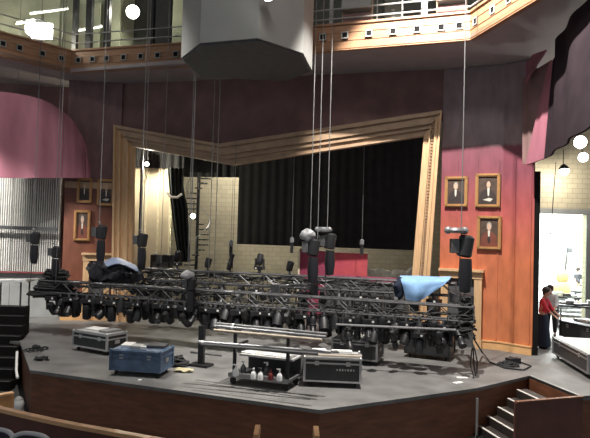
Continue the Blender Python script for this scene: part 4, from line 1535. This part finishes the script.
# pale edging along stage at step head
k = 30
struct(MB().beam(s4 + Z * .006, s5 + Z * .006, .07, .012).build('trim_30', 'grey'))
struct(MB().beam(s5 + Z * .006, V((9, 13.2, .006)), .07, .012).build('trim_31', 'lip'))

# pale lighting stand near the step foot
p = onz(476.5, 438, FLOOR)
r = thing('pole_stand', 'slim pale pole stand on the auditorium floor at the foot of the right steps', 'stand', p)
MB().tube(p + Z * .05, p + Z * .85, .03, 8).build('pole', 'alu', r)
for i in range(3):
    MB().tube(p + Z * .1, p + V((.2 * math.cos(i * 2.1), .2 * math.sin(i * 2.1), .01)), .012, 6).build('foot', 'black', r)

# ------------------------------------------------------------------ left stairs and front-of-house
sb0 = at(14, 372, 15.4)
st = thing('side_stairs', 'dark flight of steps at the far left beside the stage', 'steps', V((sb0.x - .8, sb0.y, FLOOR)))
for i in range(8):
    y0 = sb0.y + i * .32
    MB().box((sb0.x - 1.2 - .1 * i, y0 + .17, FLOOR + (i + 1) * .235 / 2), (2.2, .34, (i + 1) * .235)).build('step', 'lip', st)
    MB().box((sb0.x - 1.2 - .1 * i, y0 + .03, FLOOR + (i + 1) * .235 + .006), (2.2, .05, .012)).build('nosing', 'greyd', st)
p = onz(18, 380)
tag(MB().path([onz(17, 352, .05), onz(18.5, 365, .0) + V((0, -.1, -.1)), onz(17.5, 378, -.2)], .03, 8).build('white_pole', 'white'), 'short white pole leaning on the left side of the stage', 'pole')
p = onz(18, 412, FLOOR)
r = thing('floor_lantern', 'small pale lantern on the floor left of the stage corner', 'lantern', p)
MB().lathe([(.12, 0), (.14, .03), (.12, .06)], 12, Matrix.Translation(p)).build('base', 'grey', r)
MB().lathe([(.11, .06), (.13, .2), (.09, .3)], 12, Matrix.Translation(p)).build('globe', 'white', r, smooth=True)
MB().lathe([(.1, .3), (.03, .36)], 12, Matrix.Translation(p)).build('cap', 'grey', r)

# curved rail in front
RZ = 1.0
rp = [(-40, 397), (0, 408.5), (25, 414.5), (50, 420), (75, 425), (100, 429.5), (125, 434), (150, 438.5), (180, 444), (215, 450), (260, 457), (320, 464), (400, 470)]
pts = [onz(x, y, RZ) for x, y in rp]
r = thing('curved_rail_wall', 'curved red-brown low wall with a polished light wooden cap in the foreground', 'rail', V((pts[4].x, pts[4].y, FLOOR)))
mb, cp = MB(), MB()
for i in range(len(pts) - 1):
    a, b = pts[i], pts[i + 1]
    e = (b - a).normalized()
    nn = V((-e.y, e.x, 0))
    mb.prism([V((a.x, a.y, FLOOR)), V((b.x, b.y, FLOOR)), V((b.x, b.y, RZ - .04)), V((a.x, a.y, RZ - .04))], nn * .06)
    cp.beam(a - Z * .02 + nn * .03 - e * .005, b - Z * .02 + nn * .03 + e * .005, .085, .045)
mb.build('panel', 'railpanel', r)
cp.build('cap', 'railwood', r)
# tier floor on the camera side
tp = [XY(p) for p in pts]
struct(MB().poly([(pts[0].x, 1.0)] + tp + [(pts[-1].x, 1.0)], FLOOR + .001, .30).build('floor_tier', 'carpet'))
a = onz(-8, 396, .95)
r = thing('aisle_end_panel', 'short orange wooden end panel at the left picture edge beyond the curved wall', 'panel', V((a.x, a.y, FLOOR)))
b = onz(12, 394, .35)
pe = at(12, 394.5, 9.3)
pl = at(-20, 400, 9.0)
MB().prism([V((pl.x, pl.y, FLOOR)), V((pe.x, pe.y, FLOOR)), V((pe.x, pe.y, pe.z)), V((pl.x, pl.y, pl.z))], (0, .08, 0)).build('board', 'tan', r)
MB().beam(V((pl.x, pl.y + .04, pl.z + .015)), V((pe.x, pe.y + .04, pe.z + .015)), .11, .03).build('cap', 'railwood', r)


def theatre_seat(p, rz, label, wood=False, scale=1.0):
    r = thing('theatre_seat', label, 'seat', (0, 0, 0), 'theatre seats in the foreground')

    def bk(u_, v_):
        x = (u_ - .5) * .5
        rnd_ = .06 * (abs(u_ - .5) * 2) ** 4 * (v_ ** 2)
        return V((x * (1 - .1 * v_), .05 * (1 - (2 * u_ - 1) ** 2) + .1 - .12 * v_, .42 + .48 * v_ - rnd_))
    MB().sheet(bk, 12, 6, .05).build('backrest', 'seat' if not wood else 'tan', r, smooth=True)
    mb = MB()
    mb.path([bk(i / 12, 1.0) + V((0, 0, .01)) for i in range(13)], .022, 8)
    mb.build('top_rim', 'rim' if not wood else 'railwood', r, smooth=True)
    MB().box((0, .30, .42), (.46, .42, .09)).build('cushion', 'seat', r, bevel=.03)
    for x in (-.27, .27):
        o_ = MB().box((x, .22, .31), (.05, .32, .62)).build('armrest_standard', 'blackm', r)
        MB().box((x, .22, .64), (.06, .36, .04)).build('armrest', 'railwood', o_)
    r.location = p
    r.rotation_euler = (0, 0, rz)
    r.scale = (scale,) * 3
    return r


for px, py, d, lab in ((-2, 428.5, 5.6, 'dark seat back with a grey rim at the bottom left corner'), (33, 433, 5.35, 'dark seat back with a grey rim, second from the left corner')):
    p = at(px, py, d)
    theatre_seat(V((p.x, p.y, p.z - .93)), -.35, lab)
struct(MB().box((-2.6, 5.4, .2), (2.6, 1.6, .42)).build('floor_riser', 'carpet'))
for px, py, d, lab in ((256, 434, 8.2, 'small orange wooden seat-end top at the bottom edge, left of centre'), (317, 435.5, 8.0, 'small orange wooden seat-end top at the bottom edge under the stage point')):
    p = at(px, py, d)
    r = thing('aisle_standard', lab, 'seat end', V((p.x, p.y, FLOOR)), 'seat ends at the bottom edge')
    MB().box((p.x, p.y + .2, (FLOOR + p.z) / 2 - .02), (.07, .4, p.z - FLOOR - .04)).build('panel', 'railpanel', r)
    MB().prism([(p.x - .045, p.y - .02, p.z - .12), (p.x + .045, p.y - .02, p.z - .12), (p.x + .035, p.y - .02, p.z), (p.x - .035, p.y - .02, p.z)], (0, .42, 0)).build('wooden_cap', 'railwood', r)

# ------------------------------------------------------------------ workshop at right
# pale wall with doorway
wy = 24.0
lz = at(560, 214, wy).z
xl, xr = at(536, 250, wy).x, at(584, 250, wy).x
mb = MB()
mb.box(((6.6 + xl) / 2, wy, 4), (xl - 6.6, .3, 8))
mb.box(((xr + 15) / 2, wy, 4), (15 - xr, .3, 8))
mb.box(((xl + xr) / 2, wy, (lz + 8) / 2), (xr - xl, .3, 8 - lz))
struct(mb.build('wall_workshop', 'brick2'))
mb = MB()
mb.box(((xl + xr) / 2, wy - .16, lz + .1), (xr - xl + .4, .06, .22))
mb.box((xr + .1, wy - .16, lz / 2), (.2, .06, lz))
mb.box((xl - .05, wy - .16, lz / 2), (.1, .06, lz))
struct(mb.build('door_1', 'grey'))
# bright room beyond
struct(MB().box((12.2, 32.0, 3), (9, .2, 7)).build('wall_workshop_back', 'whitewall'))
struct(MB().box((8.9, 28, 3), (.2, 8, 7)).build('wall_workshop_left', 'greenwall'))
struct(MB().box((16.5, 28, 3), (.2, 8, 7)).build('wall_workshop_right', 'whitewall'))
struct(MB().box((12.7, 28, 6.4), (8, 8, .2)).build('ceiling_workshop', 'whitewall'))
light('workshop_lamp', 'AREA', (12.2, 27.6, 6.2), 3200, (.95, 1, 1), 3.0, (12.2, 27.8, 0))
p = at(577, 236, 30.5)
r = thing('wall_cabinet', 'pale green cabinet on the back wall of the bright workshop', 'cabinet', V((p.x, 31.6, 2.3)))
MB().box((p.x, 31.6, 3.0), (1.5, .5, 1.5)).build('body', 'greenwall', r)
MB().box((p.x - .1, 31.33, 3.0), (.02, .03, 1.4)).build('door_gap', 'grey', r)
MB().box((p.x, 31.33, 2.8), (.3, .03, .25)).build('notice', 'greyd', r)
p = at(565, 228, 27)
tag(MB().beam(at(548, 233, 26.5), at(583, 236, 27), .1, .06).build('hanging_rail', 'grey'), 'thin grey rail hung across the bright workshop', 'rail')

wlg = 'glaring lamps over the workshop opening'
work_light(580, 142, 17.2, .19, 'glaring lamp at the right edge, uppermost of the workshop lamps', 45, (1, .97, .9), M['lampw'], wlg, V((-.1, -1, -.3)))
work_light(583, 157, 17.6, .15, 'smaller glaring lamp just below the uppermost workshop lamp', 30, (1, .97, .9), M['lampw'], wlg, V((-.2, -1, -.5)))
work_light(564, 170, 22.8, .2, 'lamp glaring against the pale wall above the workshop door', 200, (1, .95, .82), M['lampw'], wlg, V((0, -.3, -1)))
light('unseen_wing_lamp', 'SPOT', (9.4, 18.5, 7.6), 1500, (1, .97, .92), .3, (7.9, 15.6, 0), 75, .6)


# people ----------------------------------------------------------
def skin_body(name, joints, edges, radii, m_, parent):
    me = bpy.data.meshes.new(name)
    me.from_pydata(joints, edges, [])
    o = bpy.data.objects.new(name, me)
    COL.objects.link(o)
    sk = o.modifiers.new('skin', 'SKIN')
    sk.use_smooth_shade = True
    for i, vv in enumerate(me.skin_vertices[0].data):
        vv.radius = radii[i] if isinstance(radii[i], tuple) else (radii[i], radii[i])
        vv.use_root = (i == 0)
    sb_ = o.modifiers.new('sub', 'SUBSURF')
    sb_.levels = sb_.render_levels = 2
    dg = bpy.context.evaluated_depsgraph_get()
    dg.update()
    nm = bpy.data.meshes.new_from_object(o.evaluated_get(dg))
    o.modifiers.clear()
    o.data = nm
    nm.materials.clear()
    nm.materials.append(M[m_])
    for f_ in nm.polygons:
        f_.use_smooth = True
    o.parent = parent
    return o


def person(p, rz, label, top, bottom, skirt=False, bend=0.0, s=1.0, reach=.5):
    r = thing('person', label, 'person', (0, 0, 0))
    b = bend
    hip = V((0, 0, .95))
    ch = V((0, -.42 * math.sin(b), .95 + .42 * math.cos(b)))
    nk = V((0, -.55 * math.sin(b), .95 + .55 * math.cos(b)))
    hd_ = nk + V((0, -.06 - .05 * math.sin(b), .14))
    ht_ = hd_ + V((0, -.01, .13))
    J, E, R_ = [], [], []

    def add(pos, rad, prev=None):
        J.append(V(pos))
        R_.append(rad)
        if prev is not None:
            E.append((prev, len(J) - 1))
        return len(J) - 1
    i0 = add(hip, (.15, .11))
    i1 = add(hip.lerp(ch, .5), (.14, .1), i0)
    i2 = add(ch, (.16, .11), i1)
    i3 = add(nk, .055, i2)
    i4 = add(hd_, (.085, .1), i3)
    add(ht_, (.07, .085), i4)
    hands = []
    for sx in (-1, 1):
        sh = ch + V((sx * .18, 0, .06))
        el = sh + V((sx * .06, -.08 - .1 * reach, -.27))
        wr = el + V((-sx * .04, -.22 * reach - .05, -.2 + .1 * reach))
        a_ = add(sh, .06, i2)
        a_ = add(el, .045, a_)
        a_ = add(wr, .03, a_)
        hn = wr + (wr - el).normalized() * .06
        a_ = add(hn, (.04, .022), a_)
        fd = (wr - el).normalized()
        sd_ = V((1, 0, 0))
        for f_ in range(4):
            o1 = hn + sd_ * (f_ - 1.5) * .018 + fd * .03
            k_ = add(o1, .01, a_)
            add(o1 + fd * (.05 + .012 * (1 - abs(f_ - 1.5))) + V((0, 0, -.015)), .008, k_)
        k_ = add(hn + sd_ * (-sx) * .04 + fd * .0, .011, a_)
        add(hn + sd_ * (-sx) * .055 + fd * .04, .009, k_)
        hands.append((sh, el, wr))
        hp_ = add(V((sx * .09, 0, .88)), .09, i0)
        kn_ = add(V((sx * .11, -.03, .5)), .065, hp_)
        an_ = add(V((sx * .12, .02, .09)), .042, kn_)
        add(V((sx * .13, -.14, .04)), .04, an_)
    body = skin_body('body', J, E, R_, 'skin', r)
    # hair
    h = MB().ball(hd_ + V((0, .035, .075)), .115, 1, 1.05, 1.0, 12)
    h.ball(hd_ + V((0, .07, .0)), .085, 1, .8, 1.2, 10)
    h.build('hair', 'hair', r, smooth=True)
    f_ = MB()
    for sx in (-1, 1):
        f_.ball(hd_ + V((sx * .033, -.096, .045)), .011, seg=8)
    f_.build('eyes', 'white', r)
    MB().ball(hd_ + V((0, -.108, .015)), .016, .8, 1.1, 1.4, 8).build('nose', 'skin', r, smooth=True)
    MB().ball(hd_ + V((0, -.096, -.03)), .02, 1.3, .4, .4, 8).build('mouth', 'redcloth', r, smooth=True)
    # clothes
    J2 = [hip, hip.lerp(ch, .5), ch, nk - (nk - ch) * .25]
    E2 = [(0, 1), (1, 2), (2, 3)]
    R2 = [(.18, .14), (.165, .125), (.185, .13), (.08, .08)]
    for (sh, el, wr) in hands:
        J2 += [sh, el, el.lerp(wr, .5)]
        k_ = len(J2)
        E2 += [(2, k_ - 3), (k_ - 3, k_ - 2), (k_ - 2, k_ - 1)]
        R2 += [.08, .062, .055]
    skin_body('shirt', J2, E2, R2, top, r)
    if skirt:
        MB().lathe([(.165, 1.0), (.2, .85), (.24, .5), (.29, .08), (.27, .08), (.2, .5)], 18, Matrix.Diagonal((1, .85, 1, 1))).build('skirt', bottom, r, smooth=True)
    else:
        J3 = [V((0, 0, .97)), V((-.095, 0, .86)), V((-.112, -.03, .5)), V((-.12, .02, .12)), V((.095, 0, .86)), V((.112, -.03, .5)), V((.12, .02, .12))]
        skin_body('trousers', J3, [(0, 1), (1, 2), (2, 3), (0, 4), (4, 5), (5, 6)], [(.17, .13), .11, .085, .07, .11, .085, .07], bottom, r)
    sh_ = MB()
    for sx in (-1, 1):
        sh_.ball(V((sx * .13, -.07, .045)), .06, .75, 2.1, .75, 10)
    sh_.build('shoes', 'rubber', r, smooth=True)
    r.location = p
    r.rotation_euler = (0, 0, rz)
    r.scale = (s,) * 3
    return r


p = onz(542, 348)
person(p, .9, 'person in a red top and long navy skirt beside the right wall edge', 'redcloth', 'navy', True, .1, 1.02, .6)
p = onz(551, 336)
person(p, -.6, 'person in a white shirt leaning forward behind the red-topped person', 'whitecloth', 'charcoal', False, .45, 1.0, .8)
p = onz(577, 303.5)
person(p, .5, 'person in dark clothes standing in the bright workshop doorway', 'charcoal', 'charcoal', False, .05, 1.05, 1.0)


# work tables in the wings
def table(Lp, Cp, depth, hgt, label, m_='caseblk'):
    a, b = onz(*Lp), onz(*Cp)
    d_ = (b - a).normalized()
    nn = V((-d_.y, d_.x, 0))
    r = thing('work_table', label, 'table', (a + b) / 2 + nn * depth / 2, 'tables in the workshop wing')
    MB().prism([a + Z * hgt, b + Z * hgt, b + nn * depth + Z * hgt, a + nn * depth + Z * hgt], (0, 0, -.06)).build('tabletop', m_, r)
    for q_ in (a, b, b + nn * depth, a + nn * depth):
        c_ = q_ + ((a + b) / 2 + nn * depth / 2 - q_) * .08
        MB().box(c_ + Z * (hgt - .06) / 2, (.05, .05, hgt - .06)).build('leg', 'steel', r)
    MB().prism([a + nn * .05 + Z * .2, b + nn * .05 + Z * .2, b + nn * depth + Z * .2, a + nn * depth + Z * .2], (0, 0, -.03)).build('lower_shelf', 'greyd', r)
    return a, b, nn, d_


T = [((556, 327), (598, 331), .9, .85, 'black work table behind the black road case at right'),
     ((553, 316), (598, 319), .9, .85, 'middle black work table of the three in the workshop wing'),
     ((552, 308), (600, 310), .9, .85, 'farthest black work table, next to the bright doorway')]
gi = 0
WORD = ['front', 'middle', 'farthest']
for ti, (lp_, cp_, dep, hg, lab) in enumerate(T):
    a, b, nn, d_ = table(lp_, cp_, dep, hg, lab)
    L = (b - a).length
    for i in range(5):
        pz = a + d_ * (L * (i + .6) / 5.4) + nn * rnd.uniform(.25, .6) + Z * hg
        hgt = rnd.uniform(.06, .2)
        o = MB().box(pz + Z * (hgt / 2 + .002), (rnd.uniform(.25, .4), .35, hgt), rnd.uniform(-.4, .4)).build('parts_tray', ('paper', 'casetop', 'blackm', 'grey', 'white')[(i + ti) % 5], bevel=.01)
        tag(o, '%s %s tray from the left on the %s workshop table' % (ORD[i], ('white', 'grey', 'black', 'grey', 'white')[(i + ti) % 5], WORD[ti]), 'tray', 'trays on the workshop tables')
# tan instrument-like curved board leaning in the door
p = onz(562, 309)
r = thing('upright_cutout', 'tan rounded cut-out with a tall thin neck leaning in the workshop doorway', 'prop', p)
MB().ball(p + Z * 1.55, .33, 1, .3, 1.1, 14).build('rounded_body', 'tan', r, smooth=True)
MB().ball(p + Z * .95, .42, 1, .3, 1.0, 14).build('lower_body', 'tan', r, smooth=True)
MB().tube(p + Z * .5, p + V((.2, 0, 2.7)), .035, 8).build('neck', 'darkwood', r)
MB().box(p + Z * .27, (.4, .3, .54)).build('stand', 'greyd', r)

# ------------------------------------------------------------------ lights and world
wd = bpy.data.worlds.new('world')
sc.world = wd
wd.use_nodes = True
bg = wd.node_tree.nodes['Background']
bg.inputs[0].default_value = (.9, .95, 1, 1)
bg.inputs[1].default_value = .36
light('unseen_house_light', 'SPOT', (2.1, 12.2, 12.2), 9800, (1, .95, .88), .08, (5.8, 15.3, 2), 90, .2)
light('unseen_house_light', 'SPOT', (-5.2, 13.8, 12.7), 4500, (1, .96, .9), .15, (-6.6, 14.6, 0), 74, .5)  # unseen lamp added to light the left of the stage
light('unseen_house_light', 'SPOT', (-9.8, 9.5, 12.4), 2600, (1, .96, .92), .2, (-10.2, 19.5, 5.4), 28, .5)  # unseen narrow spot added to brighten the curved maroon panel
light('unseen_house_light', 'AREA', (0, 8.0, 13.2), 300, (1, .97, .93), 2.5, (0, 13, 0))  # unseen overhead fill, added for soft light over the stage
light('gallery_light', 'SPOT', (2.5, 14.7, 10.2), 55, (1, .96, .90), .1, (2.9, 16.2, 8.9), 84, 1.0)
light('unseen_wing_lamp', 'SPOT', (-11.5, 17.0, 6.2), 2400, (1, .98, .93), .2, (-10.2, 21, 3), 70, .6)  # unseen lamp added to brighten the slatted screen

sc.view_settings.view_transform = 'Standard'
sc.view_settings.look = 'None'
sc.view_settings.gamma = 1
sc.view_settings.exposure = 0.0
